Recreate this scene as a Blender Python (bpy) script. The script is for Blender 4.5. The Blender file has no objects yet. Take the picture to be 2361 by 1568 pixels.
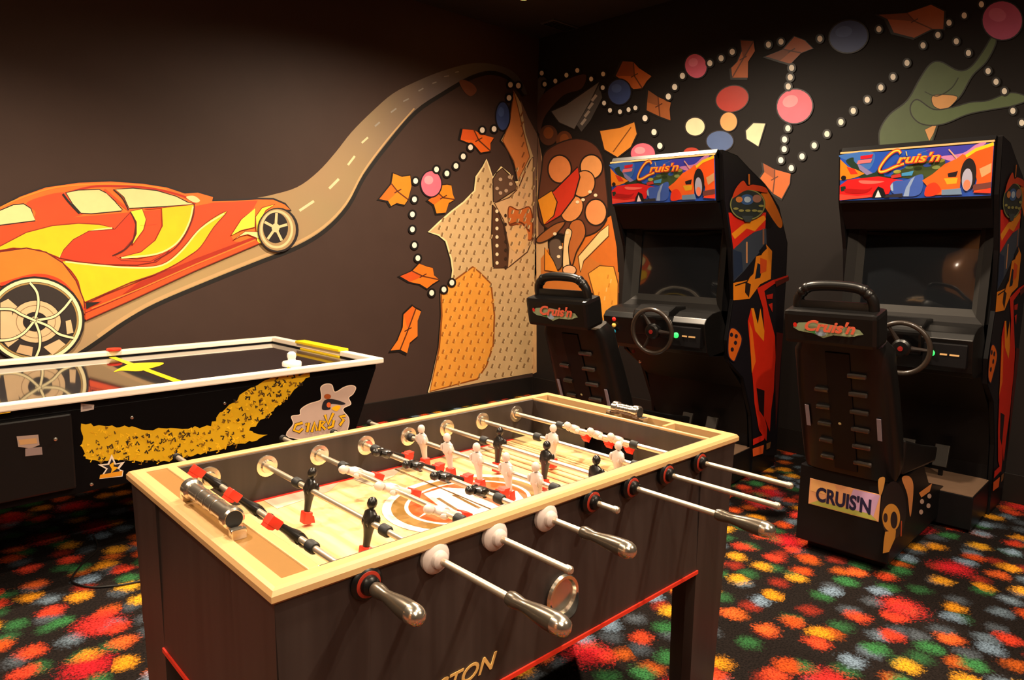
import bpy, bmesh, math, random
from mathutils import Vector, Matrix
from mathutils.geometry import tessellate_polygon

# ------------------------------------------------------------------ camera, light, exposure
scn = bpy.context.scene
col = scn.collection
PX0, PY0, FPX = 1180.5, 784.0, 1607.28          # principal point, focal length in pixels of the 2361 x 1568 frame
CAMZ = 1.418
def _ray(x, y): return Vector((x-PX0, -(y-PY0), -FPX))
_d1 = _ray(2897, 597).normalized(); _d2 = _ray(-350, 550).normalized()
_d2 = (_d2 - _d1*_d1.dot(_d2)).normalized(); _up = _d1.cross(_d2).normalized()
MW = Matrix((_d1, _d2, _up))                     # rows: camera space -> room space
CAM = Vector((0, 0, CAMZ))
cd = bpy.data.cameras.new('camera'); cam = bpy.data.objects.new('camera', cd); col.objects.link(cam)
cd.sensor_fit = 'HORIZONTAL'; cd.sensor_width = 36; cd.lens = FPX/2361*36; cd.clip_start = .05; cd.clip_end = 60
cam.matrix_world = Matrix.Translation(CAM) @ MW.to_4x4()
scn.camera = cam
scn.view_settings.view_transform = 'Standard'; scn.view_settings.look = 'None'
scn.view_settings.exposure = -0.28; scn.view_settings.gamma = 1; scn.view_settings.use_curve_mapping = False
wd = bpy.data.worlds.new('room_air'); scn.world = wd; wd.use_nodes = True
wd.node_tree.nodes['Background'].inputs[0].default_value = (.9, .75, .62, 1)
wd.node_tree.nodes['Background'].inputs[1].default_value = 0.0

XW, YW, XB, YB, ZC = 4.79, 4.76, -3.2, -3.4, 3.34      # room walls and ceiling height
LAMPS = [  # x, y, power, cone degrees
    (-0.8, 1.9, 190, 130), (0.75, 0.1, 150, 125), (2.3, 1.5, 90, 140), (0.4, 3.1, 640, 128),
    (2.2, -1.3, 420, 160), (-1.2, -1.4, 200, 130), (3.0, 2.9, 900, 160), (2.0, .6, 520, 166), (-2.3, 1.2, 120, 140),
]
WARM = (1.0, .80, .58)
for i, (x, y, p, cone) in enumerate(LAMPS):
    ld = bpy.data.lights.new('downlight', 'SPOT'); ld.energy = p; ld.color = WARM; ld.spot_size = math.radians(cone)
    ld.spot_blend = .7; ld.shadow_soft_size = .06
    lo = bpy.data.objects.new('downlight', ld); lo.location = (x, y, ZC-.05); col.objects.link(lo)
al = bpy.data.lights.new('fill_area_light', 'AREA'); al.shape = 'RECTANGLE'; al.size = 1.2; al.size_y = 1.2  # fill light added above and behind the camera to brighten the fronts
al.energy = 75; al.color = (1, .78, .55)
ao = bpy.data.objects.new('fill_area_light', al); ao.location = (-.7, -.5, ZC-.06); col.objects.link(ao)

# ------------------------------------------------------------------ pixel -> place helpers (tracing the photo onto real planes)
def ray(x, y): return MW @ _ray(x, y)
def on_plane(x, y, p0, n):
    r = ray(x, y); return CAM + r*((p0-CAM).dot(n)/r.dot(n))
def on_x(x, y, X): return on_plane(x, y, Vector((X, 0, 0)), Vector((1, 0, 0)))
def on_y(x, y, Y): return on_plane(x, y, Vector((0, Y, 0)), Vector((0, 1, 0)))
def on_z(x, y, Z): return on_plane(x, y, Vector((0, 0, Z)), Vector((0, 0, 1)))

# ------------------------------------------------------------------ materials
def lin(c):
    if isinstance(c, str): c = tuple(int(c[i:i+2], 16)/255 for i in (0, 2, 4))
    return tuple((v/12.92 if v <= .04045 else ((v+.055)/1.055)**2.4) for v in c)
_mats = {}
def mat(name, color, rough=.5, metal=0., noise=.12, nscale=30., bump=0., emit=0., coat=0., spec=.5, trans=0.):
    if name in _mats: return _mats[name]
    m = bpy.data.materials.new(name); m.use_nodes = True; nt = m.node_tree; b = nt.nodes['Principled BSDF']
    c = lin(color)
    tc = nt.nodes.new('ShaderNodeTexCoord'); nz = nt.nodes.new('ShaderNodeTexNoise')
    nz.inputs['Scale'].default_value = nscale; nz.inputs['Detail'].default_value = 3
    nt.links.new(tc.outputs['Object'], nz.inputs['Vector'])
    mx = nt.nodes.new('ShaderNodeMix'); mx.data_type = 'RGBA'
    mx.inputs[6].default_value = (*[v*(1-noise) for v in c], 1); mx.inputs[7].default_value = (*[min(1, v*(1+noise)) for v in c], 1)
    nt.links.new(nz.outputs['Fac'], mx.inputs[0]); nt.links.new(mx.outputs[2], b.inputs['Base Color'])
    b.inputs['Roughness'].default_value = rough; b.inputs['Metallic'].default_value = metal
    b.inputs['Coat Weight'].default_value = coat; b.inputs['Specular IOR Level'].default_value = spec
    b.inputs['Transmission Weight'].default_value = trans
    if bump:
        bp = nt.nodes.new('ShaderNodeBump'); bp.inputs['Strength'].default_value = bump; bp.inputs['Distance'].default_value = .002
        nt.links.new(nz.outputs['Fac'], bp.inputs['Height']); nt.links.new(bp.outputs[0], b.inputs['Normal'])
    if emit:
        b.inputs['Emission Color'].default_value = (*c, 1); b.inputs['Emission Strength'].default_value = emit
    _mats[name] = m; return m
def paint(hexc, rough=.55):
    return mat('paint_'+hexc+('' if rough == .55 else '_%d' % int(rough*100)), hexc, rough, noise=.10, nscale=14)

M_wall = mat('black_wall_paint_sheen', '40302a', .6, noise=.10, nscale=6, bump=.15, spec=.2)  # left wall's sheen of light put into a lighter, browner colour
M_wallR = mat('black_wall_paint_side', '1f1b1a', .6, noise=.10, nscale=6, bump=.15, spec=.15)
M_ceil = mat('black_ceiling_paint', '1b1918', .8, noise=.1)
M_trim = mat('black_trim', '1a1614', .45, spec=.3)
M_tan = mat('tan_rail', 'caa26e', .32, noise=.06, nscale=18, coat=.3)
M_tanD = mat('gold_deck', '86602e', .4, noise=.06, nscale=60)
M_ply = mat('foos_dark_panel', '3a302d', .5, noise=.14, nscale=20)
M_chrome = mat('chrome', 'e6dccb', .2, .95, noise=.05)
M_steel = mat('steel_rod', 'd8cab4', .36, .85, noise=.05)
M_grip = mat('grip_metal', '665c50', .28, .7, noise=.08)
M_black = mat('black_laminate', '0d0c0e', .42, noise=.15, spec=.25)
M_blackG = mat('black_plastic_gloss', '0f0e0e', .33, noise=.15, spec=.4)
M_blackR = mat('black_rubber', '0e0e0f', .6)
M_red = mat('red_plastic', 'd8301c', .4)
M_whiteP = mat('white_plastic', 'cdbfb8', .4, noise=.05)
M_blackP = mat('black_player', '191614', .3, noise=.1)
M_railW = mat('white_rail', 'efe3d0', .35, noise=.04)
M_field = mat('air_hockey_field', '17151a', .06, noise=.05, coat=.6)
M_screen = mat('dark_screen_glass', '15171a', .07, noise=.05, coat=.8)
M_sticker = mat('grey_sticker', 'a89890', .6)
M_white = mat('white_puck', 'f3eee4', .4)
M_yel = mat('yellow_plastic', 'efc90a', .45, noise=.06)
M_cord = mat('cord_rubber', '0c0b0b', .5)
M_shelf = mat('pedal_plate', '7a604c', .55)

def carpet():
    m = bpy.data.materials.new('arcade_carpet'); m.use_nodes = True; nt = m.node_tree; b = nt.nodes['Principled BSDF']
    N = nt.nodes.new; L = nt.links.new
    def math_(op, a, c=None, clamp=False):
        n = N('ShaderNodeMath'); n.operation = op; n.use_clamp = clamp
        for i, v in enumerate((a, c)):
            if v is None: continue
            if isinstance(v, (int, float)): n.inputs[i].default_value = v
            else: L(v, n.inputs[i])
        return n.outputs[0]
    tc = N('ShaderNodeTexCoord')
    rag = N('ShaderNodeTexNoise'); rag.inputs['Scale'].default_value = 85; rag.inputs['Detail'].default_value = 4; rag.inputs['Roughness'].default_value = .75
    L(tc.outputs['Object'], rag.inputs['Vector'])
    warp = N('ShaderNodeTexNoise'); warp.inputs['Scale'].default_value = 16; L(tc.outputs['Object'], warp.inputs['Vector'])
    mxv = N('ShaderNodeVectorMath'); mxv.operation = 'SCALE'; L(warp.outputs['Color'], mxv.inputs[0]); mxv.inputs[3].default_value = .05
    av = N('ShaderNodeVectorMath'); av.operation = 'ADD'; L(tc.outputs['Object'], av.inputs[0]); L(mxv.outputs[0], av.inputs[1])
    base = lin('201b19')
    cur = N('ShaderNodeRGB'); cur.outputs[0].default_value = (*base, 1); cur = cur.outputs[0]
    def layer(cur, scale, rad, soft, cols, seed, keep=1.):
        mp = N('ShaderNodeMapping'); mp.inputs['Location'].default_value = (seed*1.37, seed*2.11, seed*.0); L(av.outputs[0], mp.inputs['Vector'])
        vo = N('ShaderNodeTexVoronoi'); vo.voronoi_dimensions = '2D'; vo.inputs['Scale'].default_value = scale; vo.inputs['Randomness'].default_value = .62
        L(mp.outputs[0], vo.inputs['Vector'])
        d = math_('ADD', vo.outputs['Distance'], math_('MULTIPLY', math_('SUBTRACT', rag.outputs['Fac'], .5), .75))
        mask = math_('DIVIDE', math_('SUBTRACT', rad, d), soft, clamp=True)
        sp = N('ShaderNodeSeparateColor'); L(vo.outputs['Color'], sp.inputs[0])
        if keep < 1: mask = math_('MULTIPLY', mask, math_('LESS_THAN', sp.outputs[1], keep))
        cr = N('ShaderNodeValToRGB'); cr.color_ramp.interpolation = 'CONSTANT'
        el = cr.color_ramp.elements
        while len(el) < len(cols): el.new(.5)
        for i, c in enumerate(cols): el[i].position = i/len(cols); el[i].color = (*lin(c), 1)
        L(sp.outputs[0], cr.inputs[0])
        mx = N('ShaderNodeMix'); mx.data_type = 'RGBA'; L(mask, mx.inputs[0]); L(cur, mx.inputs[6]); L(cr.outputs[0], mx.inputs[7])
        return mx.outputs[2]
    cur = layer(cur, 7.2, .40, .30, ['4a5660', '32663c', '54606a', '9a3020', '6a8090', '34703f', 'c8601e'], 1, .9)
    cur = layer(cur, 6.6, .37, .24, ['f0a020', 'e0561e', 'f2b428', 'ee6a2c', 'e8452a', '3a8048', '7f9cb4', 'f0a828', 'e8502a'], 3, .85)
    cur = layer(cur, 2.9, .28, .22, ['e02430', 'd8202c', 'e83430'], 7, .55)
    sh = N('ShaderNodeMix'); sh.data_type = 'RGBA'; sh.blend_type = 'MULTIPLY'; sh.inputs[0].default_value = .75
    fz = N('ShaderNodeTexNoise'); fz.inputs['Scale'].default_value = 130; L(tc.outputs['Object'], fz.inputs['Vector'])
    rr = N('ShaderNodeValToRGB'); rr.color_ramp.elements[0].position = .35; rr.color_ramp.elements[0].color = (.12, .12, .12, 1); rr.color_ramp.elements[1].position = .58
    L(fz.outputs['Fac'], rr.inputs[0]); L(cur, sh.inputs[6]); L(rr.outputs[0], sh.inputs[7])
    dk = N('ShaderNodeMix'); dk.data_type = 'RGBA'; dk.blend_type = 'MULTIPLY'; dk.inputs[0].default_value = 1; L(sh.outputs[2], dk.inputs[6]); dk.inputs[7].default_value = (.78, .72, .72, 1); L(dk.outputs[2], b.inputs['Base Color']); b.inputs['Roughness'].default_value = .95
    b.inputs['Specular IOR Level'].default_value = .1
    bp = N('ShaderNodeBump'); bp.inputs['Strength'].default_value = .6; bp.inputs['Distance'].default_value = .004; L(fz.outputs['Fac'], bp.inputs['Height']); L(bp.outputs[0], b.inputs['Normal'])
    return m
M_carpet = carpet()

def wood_field():
    m = bpy.data.materials.new('maple_playfield'); m.use_nodes = True; nt = m.node_tree; b = nt.nodes['Principled BSDF']
    tc = nt.nodes.new('ShaderNodeTexCoord'); mp = nt.nodes.new('ShaderNodeMapping'); mp.inputs['Scale'].default_value = (26, 3, 4)
    nz = nt.nodes.new('ShaderNodeTexNoise'); nz.inputs['Scale'].default_value = 1.2; nz.inputs['Detail'].default_value = 5
    cr = nt.nodes.new('ShaderNodeValToRGB'); cr.color_ramp.elements[0].position = .3; cr.color_ramp.elements[1].position = .7
    cr.color_ramp.elements[0].color = (*lin('d4ac74'), 1); cr.color_ramp.elements[1].color = (*lin('ecd09a'), 1)
    nt.links.new(tc.outputs['Object'], mp.inputs[0]); nt.links.new(mp.outputs[0], nz.inputs['Vector']); nt.links.new(nz.outputs['Fac'], cr.inputs[0])
    nt.links.new(cr.outputs[0], b.inputs['Base Color']); b.inputs['Roughness'].default_value = .22; b.inputs['Coat Weight'].default_value = .3
    return m
M_wood = wood_field()

def panel_mat():                                 # dark panel; faint upright bands paint in the rods' shadows
    m = bpy.data.materials.new('banded_dark_panel'); m.use_nodes = True; nt = m.node_tree; b = nt.nodes['Principled BSDF']
    tc = nt.nodes.new('ShaderNodeTexCoord'); mp = nt.nodes.new('ShaderNodeMapping'); mp.inputs['Scale'].default_value = (14, 14, .7)
    nz = nt.nodes.new('ShaderNodeTexNoise'); nz.inputs['Scale'].default_value = 1.6; nz.inputs['Detail'].default_value = 4
    cr = nt.nodes.new('ShaderNodeValToRGB'); cr.color_ramp.elements[0].position = .3; cr.color_ramp.elements[1].position = .7
    cr.color_ramp.elements[0].color = (*lin('261f1d'), 1); cr.color_ramp.elements[1].color = (*lin('362d2a'), 1)
    nt.links.new(tc.outputs['Object'], mp.inputs[0]); nt.links.new(mp.outputs[0], nz.inputs['Vector']); nt.links.new(nz.outputs['Fac'], cr.inputs[0])
    nt.links.new(cr.outputs[0], b.inputs['Base Color']); b.inputs['Roughness'].default_value = .45
    return m
M_panel = panel_mat()

# ------------------------------------------------------------------ mesh helpers
class MB:
    def __init__(s): s.v = []; s.f = []; s.m = []; s.mats = []; s.sm = []
    def mi(s, m):
        if m not in s.mats: s.mats.append(m)
        return s.mats.index(m)
    def add(s, vs, fs, m, smooth=False):
        o = len(s.v); s.v += [tuple(v) for v in vs]; k = s.mi(m)
        for f in fs: s.f.append(tuple(i+o for i in f)); s.m.append(k); s.sm.append(smooth)
    def box(s, a, b, m, T=None, bev=0.):
        bm = bmesh.new(); bmesh.ops.create_cube(bm, size=1)
        for v in bm.verts: v.co = Vector(((a[0]+b[0])/2+v.co.x*(b[0]-a[0]), (a[1]+b[1])/2+v.co.y*(b[1]-a[1]), (a[2]+b[2])/2+v.co.z*(b[2]-a[2])))
        if bev: bmesh.ops.bevel(bm, geom=bm.edges[:], offset=bev, segments=2, affect='EDGES', profile=.6)
        s.bm(bm, m, T)
    def bm(s, bm, m, T=None, smooth=False):
        if T is not None: bm.transform(T)
        bmesh.ops.recalc_face_normals(bm, faces=bm.faces[:])
        bm.verts.index_update()
        s.add([v.co.copy() for v in bm.verts], [[v.index for v in f.verts] for f in bm.faces], m, smooth); bm.free()
    def prism(s, poly, axis, a, b, m, T=None, bev=0.):     # poly: 2-D outline in the plane across axis, extruded a..b
        bm = bmesh.new()
        def P(p, t): return {'x': (t, p[0], p[1]), 'y': (p[0], t, p[1]), 'z': (p[0], p[1], t)}[axis]
        n = len(poly); A = [bm.verts.new(P(p, a)) for p in poly]; B = [bm.verts.new(P(p, b)) for p in poly]
        f1 = bm.faces.new(A); f2 = bm.faces.new(B[::-1])
        for i in range(n): bm.faces.new((A[i], A[(i+1) % n], B[(i+1) % n], B[i]))
        bmesh.ops.recalc_face_normals(bm, faces=bm.faces[:])
        if bev: bmesh.ops.bevel(bm, geom=bm.edges[:], offset=bev, segments=2, affect='EDGES', profile=.6)
        bmesh.ops.triangulate(bm, faces=[f for f in bm.faces if len(f.verts) > 4])
        s.bm(bm, m, T)
    def lathe(s, prof, m, T=None, n=20, smooth=True):      # prof: (radius, z)
        vs = []; fs = []
        for r, z in prof:
            for k in range(n): a = 2*math.pi*k/n; vs.append(Vector((r*math.cos(a), r*math.sin(a), z)))
        for i in range(len(prof)-1):
            for k in range(n): fs.append((i*n+k, i*n+(k+1) % n, (i+1)*n+(k+1) % n, (i+1)*n+k))
        if prof[0][0] > 1e-5: fs.append(tuple(range(n))[::-1])
        if prof[-1][0] > 1e-5: fs.append(tuple((len(prof)-1)*n+k for k in range(n)))
        if T is not None: vs = [T @ v for v in vs]
        s.add(vs, fs, m, smooth)
    def tube(s, pts, r, m, n=10, closed=False, T=None):
        pts = [Vector(p) for p in pts]; N_ = len(pts); vs = []; fs = []
        rr = r if isinstance(r, (list, tuple)) else [r]*N_
        ref = None
        for i, p in enumerate(pts):
            if closed: t = (pts[(i+1) % N_]-pts[i-1]).normalized()
            else: t = (pts[min(i+1, N_-1)]-pts[max(i-1, 0)]).normalized()
            if ref is None: ref = t.orthogonal().normalized()
            ref = (ref - t*ref.dot(t)); ref = ref.normalized() if ref.length > 1e-6 else t.orthogonal().normalized()
            bn = t.cross(ref)
            for k in range(n):
                a = 2*math.pi*k/n; vs.append(p+(ref*math.cos(a)+bn*math.sin(a))*rr[i])
        for i in range(N_ if closed else N_-1):
            j = (i+1) % N_
            for k in range(n): fs.append((i*n+k, i*n+(k+1) % n, j*n+(k+1) % n, j*n+k))
        if not closed: fs.append(tuple(range(n))[::-1]); fs.append(tuple((N_-1)*n+k for k in range(n)))
        if T is not None: vs = [T @ v for v in vs]
        s.add(vs, fs, m, True)
    def sphere(s, c, r, m, sc=(1, 1, 1), n=12, T=None):
        bm = bmesh.new(); bmesh.ops.create_uvsphere(bm, u_segments=n, v_segments=max(6, n*2//3), radius=r)
        for v in bm.verts: v.co = Vector((v.co.x*sc[0]+c[0], v.co.y*sc[1]+c[1], v.co.z*sc[2]+c[2]))
        s.bm(bm, m, T, True)
    def build(s, name, parent=None, sharp=35, loc=None):
        me = bpy.data.meshes.new(name); me.from_pydata(s.v, [], s.f); me.update()
        for m in s.mats: me.materials.append(m)
        for p, k, q in zip(me.polygons, s.m, s.sm): p.material_index = k; p.use_smooth = q
        if any(s.sm):
            try: me.set_sharp_from_angle(angle=math.radians(sharp))
            except Exception: pass
        o = bpy.data.objects.new(name, me); col.objects.link(o)
        if parent: o.parent = parent
        if loc: o.location = loc
        return o
def tag(o, label=None, cat=None, group=None, kind=None):
    if label: o['label'] = label
    if cat: o['category'] = cat
    if group: o['group'] = group
    if kind: o['kind'] = kind
    return o
def thing(name, label, cat, loc=(0, 0, 0), rz=0, group=None):
    o = bpy.data.objects.new(name, None); col.objects.link(o); o.location = loc; o.rotation_euler = (0, 0, rz); o.empty_display_size = .1
    return tag(o, label, cat, group)
def kids(o): return [c for c in bpy.data.objects if c.parent == o]
def copy_tree(o, parent=None):
    c = o.copy(); col.objects.link(c); c.parent = parent
    for ch in kids(o): copy_tree(ch, c)
    return c
RX = lambda a: Matrix.Rotation(a, 4, 'X'); RY = lambda a: Matrix.Rotation(a, 4, 'Y'); RZ = lambda a: Matrix.Rotation(a, 4, 'Z')
TR = lambda x, y, z: Matrix.Translation((x, y, z))

def smooth_closed(p, k=6):
    n = len(p); out = []
    for i in range(n):
        a, b, c, d = p[i-1], p[i], p[(i+1) % n], p[(i+2) % n]
        for j in range(k):
            t = j/k
            out.append(tuple(.5*((2*b[q])+(-a[q]+c[q])*t+(2*a[q]-5*b[q]+4*c[q]-d[q])*t*t+(-a[q]+3*b[q]-3*c[q]+d[q])*t**3) for q in (0, 1)))
    return out
def smooth_open(p, k=6):
    n = len(p); out = []
    for i in range(n-1):
        a, b, c, d = p[max(i-1, 0)], p[i], p[i+1], p[min(i+2, n-1)]
        for j in range(k):
            t = j/k
            out.append(tuple(.5*((2*b[q])+(-a[q]+c[q])*t+(2*a[q]-5*b[q]+4*c[q]-d[q])*t*t+(-a[q]+3*b[q]-3*c[q]+d[q])*t**3) for q in (0, 1)))
    out.append(tuple(p[-1])); return out

class Art(MB):
    """thin layers of paint or print on a flat surface; fn turns drawing coordinates into a place on it, n is its outward normal"""
    def __init__(s, fn, n, sx=1., sy=1., ox=0., oy=0., step=.00018, start=.0012, rough=.5):
        super().__init__(); s.fn = fn; s.n = Vector(n); s.q = (sx, sy, ox, oy); s.off = start; s.step = step; s.rough = rough
    def P(s, p): sx, sy, ox, oy = s.q; return Vector(s.fn(ox+p[0]/sx, oy+p[1]/sy)) + s.n*s.off
    def flat(s, pts, m):
        tri = tessellate_polygon([[Vector((p[0], p[1], 0)) for p in pts]])
        vs = [s.P(p) for p in pts]
        out = []
        for t in tri:
            a, b, c = (vs[i] for i in t)
            out.append(tuple(t) if (b-a).cross(c-a).dot(s.n) > 0 else tuple(t)[::-1])
        s.add(vs, out, m)
    def fill(s, pts, c, smooth=False, k=5, line=None, lw=3.):
        s.off += s.step
        pts = smooth_closed(pts, k) if smooth else list(pts)
        s.flat(pts, paint(c, s.rough) if isinstance(c, str) else c)
        if line: s.stroke(pts, lw, line, closed=True)
        return s
    def stroke(s, pts, w, c, smooth=False, closed=False, taper=False, w2=None):
        s.off += s.step
        if smooth: pts = smooth_open(pts) if not closed else smooth_closed(pts)
        n = len(pts); m = paint(c, s.rough) if isinstance(c, str) else c
        Lft = []; Rgt = []
        for i, p in enumerate(pts):
            a = pts[i-1] if (closed or i) else p; b = pts[(i+1) % n] if (closed or i < n-1) else p
            dx, dy = b[0]-a[0], b[1]-a[1]; l = math.hypot(dx, dy) or 1
            t = i/(n-1) if n > 1 else 0
            ww = w if w2 is None else w+(w2-w)*t
            if taper: ww = w*(math.sin(math.pi*min(1, max(.0, t)))*.9+.1)
            Lft.append((p[0]-dy/l*ww/2, p[1]+dx/l*ww/2)); Rgt.append((p[0]+dy/l*ww/2, p[1]-dx/l*ww/2))
        vs = [s.P(p) for p in Lft]+[s.P(p) for p in Rgt]; fs = []
        for i in range(n if closed else n-1):
            j = (i+1) % n; f = (i, j, n+j, n+i); a, b, d = vs[i], vs[j], vs[n+i]
            fs.append(f if (b-a).cross(d-a).dot(s.n) > 0 else f[::-1])
        s.add(vs, fs, m); return s
    def oval(s, x, y, rx, ry, c, rot=0., line=None, lw=3., n=28, a0=0, a1=360):
        cr, sr = math.cos(math.radians(rot)), math.sin(math.radians(rot)); pts = []
        full = a1-a0 >= 360
        for k in range(n if full else n+1):
            a = math.radians(a0+(a1-a0)*k/n); u, v = rx*math.cos(a), ry*math.sin(a); pts.append((x+u*cr-v*sr, y+u*sr+v*cr))
        return s.fill(pts, c, line=line, lw=lw)
    def ring(s, x, y, rx, ry, w, c, n=40, rot=0):
        cr, sr = math.cos(math.radians(rot)), math.sin(math.radians(rot))
        return s.stroke([(x+rx*math.cos(a)*cr-ry*math.sin(a)*sr, y+rx*math.cos(a)*sr+ry*math.sin(a)*cr) for a in [2*math.pi*k/n for k in range(n)]], w, c, closed=True)

def text_mesh(body, size, m, shear=0., extrude=.0008, bold=0., xs=1., parent=None, name='lettering', M=None, align='LEFT'):
    cu = bpy.data.curves.new('lettering', 'FONT'); cu.body = body; cu.size = size; cu.shear = shear; cu.extrude = extrude
    cu.offset = bold; cu.align_x = align; cu.resolution_u = 4
    o = bpy.data.objects.new('lettering_tmp', cu); col.objects.link(o)
    bpy.context.view_layer.update()
    me = bpy.data.meshes.new_from_object(o.evaluated_get(bpy.context.evaluated_depsgraph_get()))
    bpy.data.objects.remove(o); bpy.data.curves.remove(cu)
    me.name = name; me.materials.clear(); me.materials.append(m)
    me.transform(Matrix.Diagonal((xs, 1, 1, 1)))
    if M is not None: me.transform(M)
    r = bpy.data.objects.new(name, me); col.objects.link(r)
    if parent: r.parent = parent
    return r
def basis(o, x, y, z):                               # matrix with given columns and origin
    m = Matrix.Identity(4)
    for i in range(3): m[i][0] = x[i]; m[i][1] = y[i]; m[i][2] = z[i]; m[i][3] = o[i]
    return m

# ------------------------------------------------------------------ the room
def slab(name, a, b, m):
    k = MB(); k.box(a, b, m); return tag(k.build(name), kind='structure')
slab('floor', (XB-.1, YB-.1, -.1), (XW+.1, YW+.1, 0), M_carpet)
slab('ceiling', (XB-.1, YB-.1, ZC), (XW+.1, YW+.1, ZC+.1), M_ceil)
wall_left = slab('wall_left', (XB-.1, YW, 0), (XW, YW+.1, ZC), M_wall)
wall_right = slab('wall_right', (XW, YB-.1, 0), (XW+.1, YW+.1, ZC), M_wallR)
slab('wall_back', (XB-.1, YB, 0), (XB, YW, ZC), M_wall)
slab('wall_front', (XB-.1, YB-.1, 0), (XW, YB, ZC), M_wall)
def baseboard(name, a, b):
    k = MB(); k.box(a, b, M_trim, bev=.004); tag(k.build(name), kind='structure')
baseboard('baseboard_left', (XB, YW-.014, 0), (XW-.014, YW, .17))
baseboard('baseboard_right', (XW-.014, YB, 0), (XW, YW-.014, .17))
# a lit oak door in the wall behind the camera (seen mirrored in the screens)
k = MB(); k.box((XB+.0, .60, 0), (XB+.045, 1.72, 2.9), mat('oak_door', 'd08a48', .45, noise=.1)); dr = k.build('door_1'); tag(dr, kind='structure')
k = MB(); k.tube([(XB+.045, .68, 1.0), (XB+.1, .68, 1.0), (XB+.1, .80, 1.0)], .011, M_steel); k.build('door_handle', dr)

ws = thing('wall_lamp', 'small bright wall lamp mirrored in the right-hand game screen', 'lamp', (XB+.045, 1.18, 2.33))
k = MB(); k.sphere((.06, 0, 0), .05, mat('sconce_glass', 'fff4e0', .3, emit=30)); k.build('lamp_shade', ws); k = MB(); k.box((0, -.03, -.05), (.015, .03, .05), M_steel, bev=.004); k.build('wall_plate', ws)
# ------------------------------------------------------------------ murals
WLf = lambda x, y: on_y(x, y, YW)
WRf = lambda x, y: on_x(x, y, XW)
NL = (0, -1, 0); NR = (-1, 0, 0)
LBL = lambda o, t: (tag(o, t), o)[1]

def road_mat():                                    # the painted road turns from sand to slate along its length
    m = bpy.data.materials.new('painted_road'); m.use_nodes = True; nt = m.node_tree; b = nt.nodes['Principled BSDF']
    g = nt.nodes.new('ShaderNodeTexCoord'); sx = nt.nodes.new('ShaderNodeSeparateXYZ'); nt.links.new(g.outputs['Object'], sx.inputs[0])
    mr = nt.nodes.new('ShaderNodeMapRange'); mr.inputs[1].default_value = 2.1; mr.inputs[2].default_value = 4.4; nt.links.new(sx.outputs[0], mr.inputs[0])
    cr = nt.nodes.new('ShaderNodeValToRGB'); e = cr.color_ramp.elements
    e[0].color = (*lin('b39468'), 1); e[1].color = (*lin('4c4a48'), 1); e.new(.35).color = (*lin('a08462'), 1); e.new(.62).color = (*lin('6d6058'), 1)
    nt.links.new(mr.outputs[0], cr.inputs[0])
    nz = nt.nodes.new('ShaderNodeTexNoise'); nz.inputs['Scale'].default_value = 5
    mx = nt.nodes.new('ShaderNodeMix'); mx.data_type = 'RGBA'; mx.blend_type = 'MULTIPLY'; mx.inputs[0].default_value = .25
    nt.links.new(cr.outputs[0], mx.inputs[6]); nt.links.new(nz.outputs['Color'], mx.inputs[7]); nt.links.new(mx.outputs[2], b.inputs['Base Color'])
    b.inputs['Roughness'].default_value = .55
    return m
a = Art(WLf, NL, start=.0008)
lower = [(100, 860), (180, 812), (225, 782), (285, 740), (360, 698), (480, 647), (600, 599), (684, 566), (748, 527), (799, 473), (837, 403), (891, 330), (955, 256), (1019, 212), (1082, 176), (1130, 163), (1169, 174), (1194, 199), (1208, 218)]
upper = [(1215, 218), (1204, 190), (1178, 162), (1130, 147), (1082, 147), (1019, 164), (964, 186), (907, 215), (859, 256), (811, 304), (773, 352), (732, 397), (684, 432), (620, 451), (540, 470), (300, 560), (120, 700), (60, 860)]
lo_s = smooth_open(lower, 4); up_s = smooth_open(upper, 4)
a.stroke([(x+1, y+3) for x, y in lo_s], 13, '15110f')
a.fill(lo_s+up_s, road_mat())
a.stroke([(x, y-6) for x, y in smooth_open(lower[2:13], 4)], 9, 'c09c6c', w2=3)
Z8 = lambda p: (620+p[0]/3.135, 100+p[1]/3.135)
for p, q, w in [((220, 1210), (325, 1140), 6), ((435, 1050), (505, 980), 6), ((570, 880), (620, 815), 5), ((670, 720), (715, 680), 4.5), ((765, 600), (800, 570), 4), ((880, 500), (920, 470), 3.5),
             ((970, 420), (1010, 400), 3), ((1080, 345), (1115, 325), 3), ((1180, 290), (1210, 280), 2.5), ((1265, 240), (1300, 235), 2.2), ((1345, 210), (1370, 205), 2)]:
    x0, y0 = Z8(p); x1, y1 = Z8(q); a.stroke([(x0, y0), ((x0+x1)/2, (y0+y1)/2), (x1, y1)], w, 'd8cda0' if w > 4 else '9c9488', taper=False)
LBL(a.build('painted_road', wall_left), 'winding painted road with dashed centre line')

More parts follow.
